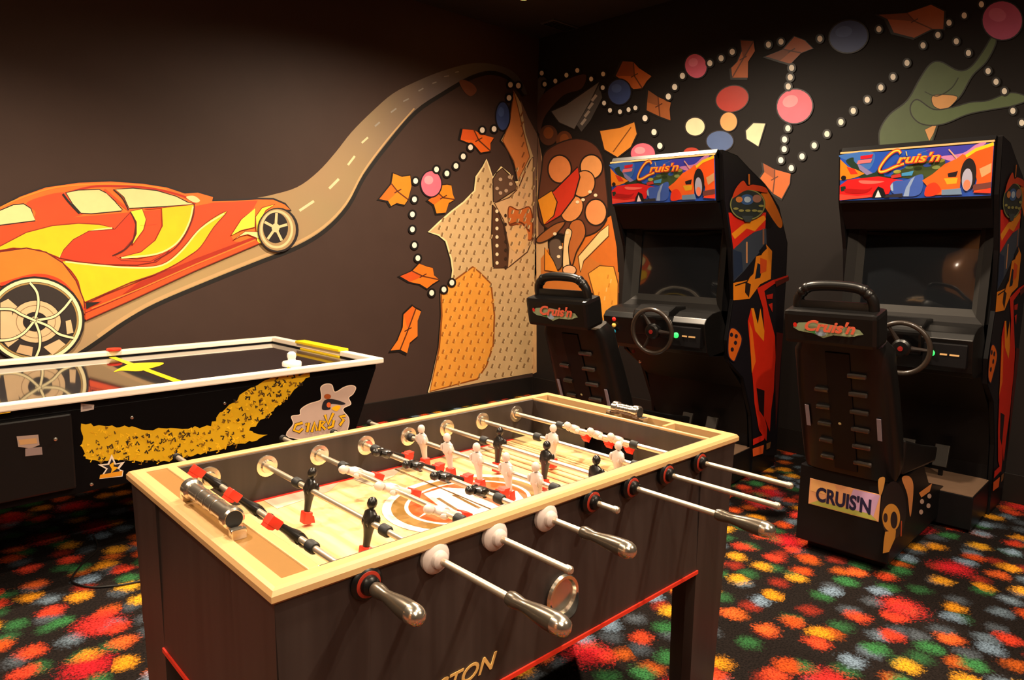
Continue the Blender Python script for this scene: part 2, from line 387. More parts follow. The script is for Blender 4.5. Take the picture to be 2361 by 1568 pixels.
def painted_car():
    a = Art(WLf, NL, 3.336, 3.336, 0, 380, start=.006)
    O, R, DR, Y, C, K = 'f07020', 'e04a1c', 'b82a12', 'f6c414', 'f3d796', '1c1416'
    body = [(-120, 360), (0, 325), (150, 240), (350, 168), (600, 132), (850, 122), (1100, 140), (1280, 168), (1420, 215), (1520, 208), (1640, 243), (1630, 275), (1800, 270), (1980, 260), (2100, 262), (2190, 300), (2235, 350), (2150, 350), (2060, 400),
            (2010, 480), (2010, 600), (1960, 612), (1500, 810), (1000, 1040), (655, 1195), (500, 1260), (-120, 1280)]
    a.fill(body, O, line=K, lw=14)
    # darker lower body
    a.fill([(-120, 470), (0, 470), (275, 430), (600, 400), (1000, 365), (1490, 320), (1640, 290), (1980, 275), (1950, 330), (1850, 430), (1770, 540), (1800, 590), (1960, 600), (655, 1185), (300, 1200), (-120, 1100)], R, line=None)
    a.fill([(200, 300), (300, 250), (500, 215), (600, 320), (620, 390), (290, 430), (270, 360)], R, True)
    a.stroke([(500, 220), (700, 170), (900, 165), (1150, 180), (1400, 240), (1500, 300)], 16, DR, True)
    a.stroke([(0, 330), (160, 255), (400, 180), (620, 155), (850, 148), (1100, 160), (1280, 190)], 12, 'f88a28', True)
    # windows
    a.fill([(-120, 380), (0, 350), (100, 308), (180, 300), (235, 335), (270, 430), (-120, 480)], C, line=K, lw=8)
    a.fill([(505, 215), (600, 195), (760, 190), (820, 220), (880, 280), (938, 345), (930, 355), (700, 377), (620, 372), (555, 300)], C, line=K, lw=7)
    a.fill([(885, 188), (1020, 180), (1200, 198), (1350, 242), (1440, 288), (1495, 305), (1250, 322), (990, 335), (950, 250)], C, line=K, lw=7)
    a.fill([(1430, 245), (1490, 240), (1535, 275), (1500, 292), (1450, 270)], C, True)
    a.stroke([(800, 190), (880, 260), (990, 350)], 18, R, True); a.stroke([(870, 190), (940, 260), (985, 350)], 10, K, True)
    a.stroke([(480, 225), (530, 290), (610, 375)], 16, K, True)
    # flames
    a.fill([(-120, 690), (0, 625), (200, 520), (400, 468), (600, 450), (760, 458), (870, 488), (700, 512), (560, 590), (490, 670), (455, 715), (300, 655), (100, 640), (-120, 680)], Y, line='8c2410', lw=8)
    a.stroke([(860, 488), (700, 512), (560, 590), (490, 670), (455, 715)], 14, 'faf090', True)
    a.fill([(480, 738), (700, 762), (950, 782), (1150, 782), (1270, 750), (1390, 650), (1530, 490), (1650, 400), (1745, 358), (1640, 480), (1540, 630), (1450, 700), (1300, 790), (1050, 900), (800, 1000), (650, 1055), (600, 900), (540, 810)], Y, True, k=3, line='8c2410', lw=7)
    a.stroke([(500, 745), (700, 768), (950, 788), (1150, 790), (1280, 755), (1400, 655), (1540, 492), (1720, 375)], 12, 'faf090', True)
    a.fill([(455, 715), (490, 650), (560, 575), (680, 510), (880, 495), (1000, 365), (1040, 460), (1020, 570), (950, 650), (870, 695), (930, 735), (1150, 745), (1300, 660), (1200, 745), (1050, 770), (800, 765), (600, 745)], 'd03a18', False, line='7c1c10', lw=6)
    a.fill([(1240, 330), (1488, 305), (1465, 420), (1420, 520), (1340, 620), (1200, 690), (1050, 720), (915, 712), (1080, 670), (1190, 580), (1245, 470)], Y, False, line='8c2410', lw=7)
    a.stroke([(1480, 320), (1455, 430), (1400, 545), (1320, 630), (1180, 690), (930, 715)], 13, 'faf090', True)
    a.fill([(998, 358), (1090, 338), (1120, 420), (1100, 500), (1010, 622), (1045, 530), (1045, 440)], 'fae040', False, line='8c2410', lw=6)
    a.stroke([(1000, 365), (1040, 450), (1030, 560), (960, 650), (860, 700)], 10, '4a1410', True)
    a.stroke([(1110, 340), (1250, 330)], 6, R); a.stroke([(1075, 468), (1200, 458)], 9, K, taper=True)
    a.stroke([(1490, 300), (1480, 400), (1420, 540), (1330, 650), (1180, 740)], 9, '6a1810', True)
    # front flames
    a.fill([(1770, 545), (1850, 420), (1960, 330), (1955, 480), (1850, 505)], 'fae040', line='8c2410', lw=6)
    a.fill([(1965, 505), (1960, 400), (2010, 330), (2110, 303), (2040, 350), (1995, 430), (1990, 530), (2005, 605), (1970, 600)], 'fae040', line='8c2410', lw=6)
    a.fill([(1788, 580), (1880, 512), (1985, 515), (1995, 572), (1900, 535), (1840, 550)], 'faf090', line='8c2410', lw=5)
    # sill lines
    a.fill([(655, 1195), (650, 1140), (1000, 990), (1500, 770), (1960, 575), (1990, 605), (1500, 812), (1000, 1042)], 'e8501c', line='7c1c10', lw=7)
    a.stroke([(655, 1055), (1000, 905), (1500, 740), (1960, 560)], 9, '7c1c10')
    a.fill([(930, 1000), (1060, 905), (1500, 720), (1940, 555), (1950, 575), (1500, 775)], 'a8280f')
    a.stroke([(700, 1105), (1100, 940), (1500, 765), (1960, 575)], 10, 'f07828')
    a.fill([(655, 1060), (780, 1050), (700, 1085), (660, 1110)], K)
    # rear wing
    a.fill([(-120, 720), (0, 668), (200, 640), (350, 672), (480, 755), (580, 890), (640, 1040), (650, 1150), (600, 1060), (500, 930), (400, 880), (250, 860), (0, 930), (-120, 980)], 'f27a22', False, line='6a1810', lw=10)
    a.stroke([(0, 920), (250, 852), (410, 872), (520, 950), (640, 1120)], 26, 'd03a18', True)
    # rear wheel
    cx, cy = 262, 1195
    a.oval(cx, cy, 385, 338, K); a.ring(cx, cy, 352, 308, 26, 'f2e2b0', 60); a.ring(cx, cy, 330, 285, 12, 'a5854c', 60)
    a.oval(cx, cy, 322, 278, '2c2422')
    a.oval(cx+10, cy+10, 195, 165, 'd8b78c', line=K, lw=8); a.ring(cx+10, cy+10, 150, 125, 5, '8c6c4c')
    a.fill([(0, 1060), (60, 1030), (130, 1090), (90, 1130), (90, 1250), (140, 1340), (60, 1400), (0, 1330)], 'd8b78c')
    a.fill([(150, 1380), (250, 1400), (240, 1470), (120, 1440)], 'c8a67c'); a.fill([(330, 1400), (450, 1340), (500, 1380), (400, 1460)], 'd8b78c'); a.fill([(500, 1200), (540, 1190), (560, 1290), (510, 1300)], 'd8b78c')
    a.oval(cx+5, cy+10, 95, 75, K); a.oval(cx, cy, 34, 30, 'e8cf9c')
    for q in [[(cx, cy), (290, 1080), (280, 980), (225, 905)], [(cx, cy), (400, 1170), (480, 1110), (545, 1030)], [(cx, cy), (370, 1240), (450, 1300), (560, 1330)],
              [(cx, cy), (300, 1300), (300, 1400), (270, 1480)], [(cx, cy), (180, 1290), (80, 1340), (-50, 1350)], [(cx, cy), (160, 1150), (80, 1110), (-60, 1110)]]:
        a.stroke(q, 26, K, True); a.stroke(q, 17, 'f2e2b0', True)
    # front wheel
    cx, cy = 2118, 500
    a.oval(cx+12, cy+2, 158, 172, K); a.oval(cx+6, cy, 142, 160, 'a5875c'); a.ring(cx, cy-4, 118, 138, 18, 'dcc290'); a.oval(cx-8, cy-15, 96, 118, K)
    for k_ in range(5):
        an = math.radians(k_*72-85); a.stroke([(cx-8, cy-15), (cx-8+92*math.cos(an), cy-15+114*math.sin(an))], 20, 'dcc290')
    a.oval(cx-8, cy-15, 30, 34, 'dcc290')
    return LBL(a.build('painted_car', wall_left), 'orange custom car with yellow flames painted on the wall')
painted_car()

# rock tower mural on the left wall
Z3 = (1.9125, 1.9125, 860, 100)
a = Art(WLf, NL, *Z3, start=.0008)
castle = [(245, 1540), (262, 1480), (292, 1340), (303, 1200), (300, 1095), (345, 1060), (352, 1000), (345, 950), (322, 872), (290, 845), (245, 832), (290, 790), (345, 742), (400, 700), (448, 650), (455, 588), (485, 545), (500, 512), (512, 548), (528, 592), (565, 545),
          (600, 575), (625, 612), (640, 610), (625, 540), (600, 470), (565, 428), (585, 390), (602, 350), (610, 280), (620, 208), (650, 260), (680, 325), (700, 360), (722, 400), (732, 800), (722, 1450), (500, 1490)]
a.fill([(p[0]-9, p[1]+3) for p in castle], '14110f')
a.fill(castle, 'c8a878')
a.stroke(castle[:24], 7, 'ecd9a0')
a.fill([(300, 1095), (365, 1040), (440, 985), (470, 1010), (520, 1060), (535, 1200), (530, 1330), (500, 1420), (460, 1480), (250, 1535), (292, 1340), (303, 1200)], 'e29a3c', line='8a4a18', lw=7)
a.fill([(528, 600), (545, 570), (570, 550), (620, 600), (636, 640), (545, 700), (530, 700)], '5c4434', line='2a1c14', lw=5)
a.fill([(526, 712), (550, 740), (575, 800), (592, 900), (592, 990), (530, 992), (522, 850)], '4e3222', line='2a1c14', lw=6)
a.fill([(535, 705), (600, 680), (640, 640), (690, 520), (706, 500), (705, 860), (680, 920), (600, 985), (592, 990), (598, 900), (575, 780)], 'cfa878', line='4a3020', lw=5)
a.fill([(620, 212), (640, 290), (660, 380), (690, 500), (640, 600), (620, 520), (570, 428), (602, 350), (612, 270)], 'c87a40', line='7a4420', lw=4)
a.fill([(650, 250), (682, 325), (722, 400), (730, 520), (722, 900), (706, 880), (706, 500), (672, 400)], '7a5a48')
a.fill([(598, 722), (640, 735), (694, 728), (700, 860), (660, 850), (640, 800), (600, 800)], 'c0662c', True, line='6a3014', lw=5)
a.stroke([(600, 800), (650, 790), (690, 830)], 8, '6a3014', True)
a.oval(640, 860, 42, 60, 'd8ab70', rot=10)
rnd = random.Random(5)
from mathutils.geometry import intersect_point_tri_2d
def inside(p, poly):
    c = False; n = len(poly)
    for i in range(n):
        x1, y1 = poly[i]; x2, y2 = poly[i-1]
        if (y1 > p[1]) != (y2 > p[1]) and p[0] < (x2-x1)*(p[1]-y1)/(y2-y1)+x1: c = not c
    return c
for j in range(27):                                 # chisel marks
    for i in range(13):
        x = 270+i*36+(j % 2)*17+rnd.uniform(-5, 5); y = 560+j*36+rnd.uniform(-6, 6)
        if inside((x, y), castle) and inside((x+8, y+12), castle) and not (522 < x < 596 and y < 1000):
            ora = inside((x, y), [(300, 1095), (440, 985), (535, 1100), (530, 1330), (460, 1480), (250, 1535)])
            a.stroke([(x+3, y-8), (x-3, y+9)], 8, 'b46c24' if ora else '8c6c46', taper=False); a.off -= a.step
            a.stroke([(x+8, y-8), (x+2, y+9)], 4, 'f0b860' if ora else 'e0c494'); a.off -= a.step
for y in range(740, 990, 38):
    a.oval(545, y, 7, 8, 'e8d8b0'); a.oval(583, y+20, 6, 8, '2a1c14')
for x, y in [(560, 600), (585, 650), (560, 660), (605, 620), (545, 640), (600, 590)]: a.oval(x, y, 8, 8, 'b89c80')
for y in range(300, 880, 45): a.stroke([(650+y*.03, y), (640+y*.03, y+22)], 6, '8a5028' if y < 600 else 'a88a68'); a.off -= a.step
LBL(a.build('painted_rock_tower', wall_left), 'tan pitted rock tower painted beside the corner')

def tile(name, wall, fn, nrm, pts, c1='e07420', c2='a84a18', start=.004):
    a = Art(fn, nrm, start=start); cx = sum(p[0] for p in pts)/len(pts); cy = sum(p[1] for p in pts)/len(pts)
    a.fill([(cx+(p[0]-cx)*1.1-2, cy+(p[1]-cy)*1.1+1) for p in pts], '120e0c'); a.fill(pts, c1)
    n = len(pts); a.fill([pts[0], pts[1], (cx, cy), pts[-1]], c2)
    a.stroke([pts[1], (cx, cy), pts[n//2+1]], 3, '5a2a10'); a.stroke([(cx-8, cy+3), (cx+8, cy-6)], 2.5, '4a220e')
    return a.build(name, wall)
for pts, c1, c2 in [([(874, 459), (902, 424), (906, 400), (926, 408), (945, 405), (948, 430), (940, 460), (932, 472), (914, 468), (901, 475), (894, 463)], 'e8821c', 'e06a1c'),
                    ([(986, 462), (1010, 445), (1015, 428), (1030, 426), (1040, 428), (1043, 447), (1048, 460), (1034, 468), (1027, 490), (1006, 492), (1000, 472)], 'e8821c', 'd8641c'),
                    ([(1066, 298), (1092, 300), (1110, 310), (1138, 318), (1130, 330), (1130, 348), (1108, 352), (1094, 335), (1061, 322)], 'e8661c', 'd8541a'),
                    ([(922, 637), (950, 625), (966, 608), (984, 615), (997, 618), (1000, 635), (1012, 645), (996, 655), (984, 665), (968, 655), (944, 650)], 'e8741c', 'c8501a'),
                    ([(950, 706), (958, 712), (970, 718), (962, 740), (962, 775), (944, 790), (938, 814), (922, 806), (900, 808), (916, 785), (928, 755), (930, 725)], 'ea7a24', 'd8641c')]:
    tile('painted_shard', wall_left, WLf, NL, pts, c1, c2)
a = Art(WLf, NL, start=.004); a.fill([(1058, 188), (1072, 185), (1092, 196), (1098, 210), (1085, 222), (1070, 212)], '6a3c26', True); a.build('painted_shard', wall_left)
# dots and plain balloons of paint
def dots(wall, fn, nrm, pts, r=6):
    a = Art(fn, nrm, start=.009)
    for p in pts:
        rr = p[2] if len(p) > 2 else r
        a.oval(p[0], p[1], rr+4, rr+5, '0c0a0a', n=16); a.oval(p[0], p[1], rr*.92, rr*1.1, 'f4ead8' , n=16); a.off -= a.step*2
    return LBL(a.build('painted_dots', wall), 'trail of white dots painted on the wall')
Z3f = lambda x, y: (860+x/1.9125, 100+y/1.9125)
dots(wall_left, WLf, NL, [Z3f(*p) for p in [(185, 607), (180, 688), (171, 754), (171, 820), (180, 890), (195, 947), (277, 556), (323, 574), (363, 541), (395, 499), (427, 459), (479, 383), (531, 378), (256, 1100), (310, 1085), (345, 1055), (597, 241), (603, 183), (638, 187)]], 6)
def blob(wall, fn, nrm, x, y, rx, ry, c, rot=0):
    a = Art(fn, nrm, start=.007); a.oval(x, y, rx+3, ry+3, '141018', rot); a.oval(x, y, rx, ry, c, rot); a.oval(x-rx*.25, y-ry*.3, rx*.45, ry*.35, {'d8607a': 'e88098', 'ee6a80': 'f69aa4', '35477a': '465c92', 'b85078': 'c8688c'}[c], rot)
    return LBL(a.build('painted_balloon', wall), ('pink' if c != '35477a' else 'blue')+' oval painted among the dots')
blob(wall_left, WLf, NL, 993, 424, 23, 29, 'ee6a80'); blob(wall_left, WLf, NL, 1158, 268, 15, 32, '35477a')

# right wall mural
R = lambda pts: pts
dots(wall_right, WRf, NR, [Z3f(*p) for p in [(672, 220), (697, 194), (708, 141), (747, 132), (760, 181), (807, 167), (856, 141), (904, 120), (965, 158), (1018, 136), (1016, 196), (1022, 264), (1048, 296), (1092, 302), (1130, 293), (1160, 285)]], 5)
W8 = lambda x, y: (1400+x/2.4568, y/2.4568)
dots(wall_right, WRf, NR, [W8(*p) for p in [(350, 548), (386, 494), (430, 431), (585, 359), (649, 331), (712, 295), (917, 254), (988, 238), (1208, 221), (1542, 167), (218, 670), (269, 749), (302, 827),
    (1048, 386), (1040, 439), (1029, 491), (1027, 728), (1008, 791), (1006, 846), (987, 908), (1046, 953), (1107, 887), (1176, 825), (1248, 760), (1327, 692), (1397, 629), (1476, 566), (1553, 497), (1622, 437), (1701, 358), (1792, 259), (1876, 200), (1939, 131), (2025, 90), (2122, 27),
    (1980, 236), (2049, 302), (2160, 404), (2205, 465), (2252, 518), (2300, 629), (2350, 697)]], 6.5)
for x, y, rx, ry, c, r_ in [(505, 375, 60, 68, 'd8607a', -20), (1065, 603, 100, 95, 'ee6a80', -20), (1370, 208, 108, 90, '35477a', -10), (2240, 118, 112, 108, 'b85078', 15), (72, 522, 64, 70, '35477a', 0), (205, 870, 68, 58, 'ee6a80', 0)]:
    px, py = W8(x, y); blob(wall_right, WRf, NR, px, py, rx/2.4568, ry/2.4568, c, r_)
for pts, c1, c2 in [([(90, 348), (150, 352), (180, 385), (252, 432), (225, 460), (200, 500), (150, 505), (110, 470), (50, 430)], 'b85c24', '8a4018'),
                    ([(235, 512), (290, 550), (362, 582), (355, 620), (360, 682), (300, 660), (225, 625), (228, 580)], '9a5426', '7c4420'),
                    ([(758, 230), (830, 235), (838, 290), (800, 350), (798, 440), (710, 440), (705, 385), (740, 350), (765, 290)], 'a85420', '7c3c18'),
                    ([(900, 320), (1000, 280), (1062, 208), (1120, 230), (1165, 275), (1100, 300), (1040, 362), (980, 345)], 'a4552a', '7a3e1e'),
                    ([(1540, 85), (1700, 75), (1835, 28), (1910, 65), (1905, 165), (1840, 165), (1740, 215), (1625, 185), (1590, 110)], '9c5028', '71381e'),
                    ([(885, 925), (950, 960), (1040, 985), (1035, 1040), (990, 1125), (940, 1095), (868, 1010), (892, 975)], 'b85a20', '8e4418')]:
    tile('painted_shard', wall_right, WRf, NR, [W8(*p) for p in pts], c1, c2)
# rock face continuing round the corner
a = Art(WRf, NR, *Z3, start=.0008)
a.fill([(728, 410), (745, 500), (752, 700), (748, 900), (735, 960), (760, 870), (775, 1000), (745, 1050), (700, 1090), (700, 1460), (722, 1450), (720, 800)], 'c09a6c')
a.fill([(726, 400), (740, 480), (752, 600), (755, 880), (730, 930)], '6a4a3a')
a.fill([(722, 880), (770, 860), (775, 1000), (745, 1050), (710, 1100), (690, 1200), (720, 1450), (722, 1000)], 'c8a474')
a.fill([(860, 1000), (880, 900), (940, 850), (1000, 790), (1050, 760), (1075, 900), (1085, 1080), (1000, 1050), (900, 1060)], 'c86a24')
a.fill([(740, 950), (800, 870), (900, 900), (980, 960), (1085, 1010), (1085, 1100), (740, 1100)], 'c0702c')
a.fill([(905, 940), (1000, 830), (1040, 800), (1040, 850), (930, 960), (915, 1010)], 'ecc888', line='5a3014', lw=5)
a.fill([(950, 1015), (1000, 980), (1062, 985), (1082, 1060), (1080, 1180), (1072, 1300), (1082, 1330), (1082, 1470), (1050, 1380), (1010, 1240), (975, 1110)], 'eaa13c', line='6a3a14', lw=5)
for i in range(22):
    x = 980+rnd.uniform(0, 85); y = 1020+i*19; a.stroke([(x, y), (x-3, y+18)], 5, 'f4c070' if i % 2 else 'c87e28'); a.off -= a.step
LBL(a.build('painted_rock_face', wall_right), 'orange rock face painted behind the arcade machines')
# plain stand-in shapes in the middle of the mural: grey stone wedge, brown boulders, red banner
a = Art(WRf, NR, *Z3, start=.003)
a.fill([(690, 240), (735, 150), (770, 170), (745, 240), (710, 330)], '4c4846', True)
a.fill([(720, 330), (740, 240), (800, 190), (880, 150), (940, 140), (920, 200), (840, 230), (760, 320), (735, 400)], '4a3028', True)
a.fill([(785, 300), (850, 270), (930, 215), (1000, 170), (960, 260), (890, 380), (820, 350)], '6c6560', line='1a1614', lw=6)
a.fill([(900, 360), (960, 260), (1000, 180), (1012, 240), (960, 340), (920, 390)], '4a4644')
for y in (250, 285, 320, 355): a.stroke([(1000-(y-220)*.45, y-22), (980-(y-220)*.45, y+4)], 12, 'a09488'); a.off -= a.step
LBL(a.build('painted_stone_wedge', wall_right), 'grey stone wedge painted near the corner')
a = Art(WRf, NR, *Z3, start=.004)
K = '1c1210'
a.oval(775, 405, 40, 45, '4e2c1c'); a.oval(845, 430, 36, 44, '5c3018'); a.oval(775, 395, 22, 26, '7c421c'); a.oval(845, 425, 20, 26, '7c421c')
a.fill([(745, 560), (770, 470), (900, 420), (1000, 470), (1030, 620), (1030, 780), (940, 850), (800, 830), (730, 760)], '5a3020', True, line=K, lw=6)
a.fill([(1000, 385), (1090, 370), (1155, 345), (1168, 400), (1140, 460), (1080, 505), (1020, 470)], 'dc8a34', line=K, lw=7)
a.stroke([(1060, 480), (1140, 370)], 5, '7a4418')
a.oval(825, 555, 52, 62, 'dc8448', line=K, lw=7); a.oval(965, 545, 50, 54, 'e09858', line=K, lw=7)
a.oval(930, 620, 50, 60, 'd88a4c', rot=20, line=K, lw=5); a.oval(985, 745, 48, 58, 'e08e54', line=K, lw=7)
a.oval(880, 730, 45, 60, 'dc8e50', rot=30, line=K, lw=5)
a.fill([(730, 690), (800, 650), (850, 600), (905, 545), (915, 590), (890, 680), (830, 760), (760, 800)], 'c8301a', line=K, lw=6)
a.fill([(728, 690), (790, 650), (815, 700), (800, 760), (755, 800)], 'e09020', line=K, lw=5)
a.fill([(725, 860), (800, 800), (850, 790), (800, 850), (740, 880)], '9a5a2c', True, line=K, lw=5)
a.fill([(870, 800), (920, 780), (940, 840), (900, 920), (880, 980), (865, 920)], 'b0622c', True, line=K, lw=5)
a.fill([(850, 830), (880, 830), (865, 900), (870, 990), (840, 990)], 'e8c890', True, line=K, lw=4)
a.fill([(780, 880), (830, 870), (835, 980), (800, 990)], '5a4a40', True, line=K, lw=4); a.fill([(760, 900), (800, 960), (820, 1010), (760, 1000)], 'e08a24', line=K, lw=4)
for x, y in [(805, 840), (830, 900), (822, 940), (905, 700), (930, 690), (960, 655), (985, 670), (860, 835)]: a.oval(x, y, 8, 7, 'ecd8b0')
a.oval(870, 1000, 30, 22, 'e8b080', line=K, lw=4)
LBL(a.build('painted_boulders', wall_right), 'heap of brown and peach boulders with a red banner painted by the corner')
# plain red and blue patches, plain green climbing shape
a = Art(WRf, NR, 2.4568, 2.4568, 1400, 0, start=.004)
a.oval(710, 560, 95, 75, 'a82a1c', rot=-15, line=K, lw=6); a.oval(640, 800, 78, 60, '4a5f8c', line=K, lw=6)
a.oval(500, 718, 58, 54, 'ecd6ac', line=K, lw=8); a.fill([(785, 740), (830, 695), (900, 700), (860, 832), (790, 790)], 'ecd6ac', line=K, lw=7)
a.oval(690, 690, 50, 55, 'e09c5c', line=K, lw=5); a.oval(480, 862, 44, 26, 'a83420')
LBL(a.build('painted_patches', wall_right), 'plain red, blue and cream rounded patches of paint')
a = Art(WRf, NR, 2.4568, 2.4568, 1400, 0, start=.004)
a.fill([(1545, 830), (1545, 740), (1600, 650), (1700, 570), (1770, 450), (1830, 365), (1890, 350), (1990, 400), (2060, 380), (2130, 290), (2180, 210), (2205, 240), (2150, 350), (2070, 430), (1990, 560), (1880, 620), (1870, 720), (1830, 830), (1800, 860), (1560, 860)], '4c5c38', True, line='141810', lw=8)
a.fill([(1850, 540), (1980, 545), (1960, 590), (1910, 622), (1850, 600)], 'd89c5c', True, line='141810', lw=4)
a.fill([(1800, 735), (1870, 700), (1850, 760), (1825, 800)], 'd89c5c', line='141810', lw=3)
a.fill([(1720, 600), (1760, 565), (1850, 620), (1950, 610), (2060, 580), (2160, 570), (2290, 525), (2390, 560), (2300, 600), (2160, 625), (2040, 650), (1900, 705), (1790, 705), (1730, 660)], '55673e', True, line='141810', lw=7)
a.stroke([(1800, 520), (1870, 545), (1950, 500), (1990, 440)], 5, '222a1a', True)
LBL(a.build('painted_vine', wall_right), 'plain green climbing shape with two long arms painted high on the wall')

# ------------------------------------------------------------------ ceiling lamps
k = MB(); k.lathe([(.0, -.03), (.055, -.028), (.075, -.015), (.078, 0)], mat('lamp_glass', 'ffb45a', .3, emit=14.0), n=24)
k2 = MB(); k2.lathe([(.078, -.004), (.1, -.012), (.105, 0)], M_trim, n=28)
g_ = on_z(1207, -5, ZC-.03)
spots = [(x, y) for x, y, _, _ in LAMPS]+[(g_.x, g_.y)]
proto = None
for i, (x, y) in enumerate(spots):
    if proto is None:
        proto = thing('ceiling_lamp', '', 'lamp', (x, y, ZC)); k.build('lamp_glass', proto); k2.build('lamp_ring', proto); t = proto
    else: t = copy_tree(proto); t.location = (x, y, ZC)
    t['group'] = 'recessed ceiling lamps'; t['category'] = 'lamp'
    t['label'] = 'warm recessed ceiling lamp glowing above the corner at the top edge' if i == len(spots)-1 else 'warm recessed ceiling lamp out of view above the game room'
cl = bpy.data.lights.new('corner_downlight', 'SPOT'); cl.energy = 10; cl.color = (1, .6, .3); cl.spot_size = math.radians(100); cl.shadow_soft_size = .05
co_ = bpy.data.objects.new('corner_downlight', cl); co_.location = (g_.x, g_.y, ZC-.06); col.objects.link(co_)
k = MB(); k.box((-.66, -.66, -.05), (.66, .66, 0), M_trim, bev=.005); k.box((-.6, -.6, -.055), (.6, .6, -.05), mat('fill_panel_face', 'fff0dc', .5, emit=.6)); o = k.build('fill_light_panel', loc=(-.7, -.5, ZC)); tag(o, 'square warm fill panel added on the ceiling behind the camera', 'fill light')  # unseen fitting made up to house the added fill light
k = MB(); k.box((-.16, -.08, -.012), (.16, .08, 0), mat('vent_grey', '3a3a38', .6), bev=.003)
for i in range(5): k.box((-.14, -.06+i*.027, -.018), (.14, -.05+i*.027, -.012), M_trim)
g2 = on_z(1290, 57, ZC); v = k.build('ceiling_vent', loc=(g2.x, g2.y, ZC)); tag(v, 'small grey vent in the black ceiling above the corner', 'vent')

# ------------------------------------------------------------------ foosball table
X0, X1, Y0, Y1, ZT = .429, 1.85, .983, 1.760, .890
fb = thing('foosball_table', 'black foosball table with tan rails and chrome rods in the foreground', 'foosball table', ((X0+X1)/2, (Y0+Y1)/2, 0))
FO = Vector(((X0+X1)/2, (Y0+Y1)/2, 0))
def FB(name, mb):                                    # meshes are given in room space, stored around the table's base
    mb.v = [tuple(Vector(v)-FO) for v in mb.v]; return mb.build(name, fb)
ZA = .515                                            # lower edge of the apron
k = MB(); AX0, AX1, AY0, AY1 = X0+.014, X1-.014, Y0+.014, Y1-.014; th = .03
k.box((AX0, AY0, ZA), (AX1, AY0+th, .868), M_panel); k.box((AX0, AY1-th, ZA), (AX1, AY1, .868), M_panel)
k.box((AX0, AY0+th, ZA), (AX0+th, AY1-th, .868), M_panel); k.box((AX1-th, AY0+th, ZA), (AX1, AY1-th, .868), M_panel)
k.box((AX0+th, AY0+th, .60), (AX1-th, AY1-th, .64), M_panel)
FB('cabinet_body', k)
def railbar(a, b, w, h, m, mb, out):                 # rounded bar; out = outward unit vector
    a = Vector(a); b = Vector(b); d = (b-a).normalized(); out = Vector(out); up = Vector((0, 0, 1))
    prof = [(0, 0), (w*.82, 0), (w, h*.22), (w, h*.62), (w*.86, h*.9), (w*.66, h), (w*.08, h), (0, h*.9)]
    n = len(prof); vs = [a - out*w + out*p[0] + up*(p[1]-h) - d*(p[0]) for p in prof] + [b - out*w + out*p[0] + up*(p[1]-h) + d*(p[0]) for p in prof]
    fs = [(i, (i+1) % n, n+(i+1) % n, n+i) for i in range(n)]+[tuple(range(n))[::-1], tuple(range(n, 2*n))]
    c = Vector((0, 0, 0))
    for v in vs: c += v/len(vs)
    fx = []
    for f in fs:
        q = [vs[i] for i in f]; nn = (q[1]-q[0]).cross(q[2]-q[0]); fc = sum(q, Vector())/len(q)
        fx.append(f if nn.dot(fc-c) > 0 else f[::-1])
    mb.add(vs, fx, m)
k = MB(); w = .034; h = .026
railbar((X0+w, Y0, ZT), (X1-w, Y0, ZT), w, h, M_tan, k, (0, -1, 0)); railbar((X0+w, Y1, ZT), (X1-w, Y1, ZT), w, h, M_tan, k, (0, 1, 0))
railbar((X0, Y0+w, ZT), (X0, Y1-w, ZT), w, h, M_tan, k, (-1, 0, 0)); railbar((X1, Y0+w, ZT), (X1, Y1-w, ZT), w, h, M_tan, k, (1, 0, 0))
FB('top_rail', k)
# decks at both ends
k = MB(); k.box((X0+w, Y0+w, ZT-.016), (.512, Y1-w, ZT-.004), M_tanD); FB('end_deck', k)
k = MB(); k.box((.508, Y0+w, ZT-.010), (.530, Y1-w, ZT-.001), M_tan, bev=.003); FB('deck_trim', k)
k = MB(); k.box((1.748, Y0+w, ZT-.04), (X1-w, Y1-w, ZT-.028), mat('deep_deck', '5c3e26', .5)); FB('end_deck', k)
k = MB(); k.box((1.736, Y0+w, ZT-.010), (1.748, Y1-w, ZT-.001), M_tan, bev=.003); FB('deck_trim', k)
# inner walls with goal openings
k = MB(); IY0, IY1, IX0, IX1 = Y0+.045, Y1-.045, .532, 1.732; ZF = .758
k.box((IX0, Y0+w*.9, .64), (IX1, IY0, ZT-.006), M_panel); k.box((IX0, IY1, .64), (IX1, Y1-w*.9, ZT-.006), M_panel)
for xa, xb in ((.520, IX0), (IX1, 1.744)):
    ym = (Y0+Y1)/2
    k.box((xa, IY0, .64), (xb, ym-.1, ZT-.010), M_panel); k.box((xa, ym+.1, .64), (xb, IY1, ZT-.010), M_panel); k.box((xa, ym-.1, .83), (xb, ym+.1, ZT-.010), M_panel)
FB('inner_wall', k)
k = MB(); k.box((IX0, IY0, ZF-.012), (IX1, IY1, ZF), M_wood); pf = FB('playfield', k)
fld = lambda x, y: (x-FO.x, y-FO.y, ZF)
a = Art(fld, (0, 0, 1), start=.0004, step=.00015, rough=.3)
a.fill([(IX0+.16, IY1-.012), (IX1-.10, IY1-.012), (IX1-.10, IY1), (IX0+.16, IY1)], 'd02a1c')
a.fill([(IX0+.16, IY0), (IX1-.10, IY0), (IX1-.10, IY0+.012), (IX0+.16, IY0+.012)], 'd02a1c')
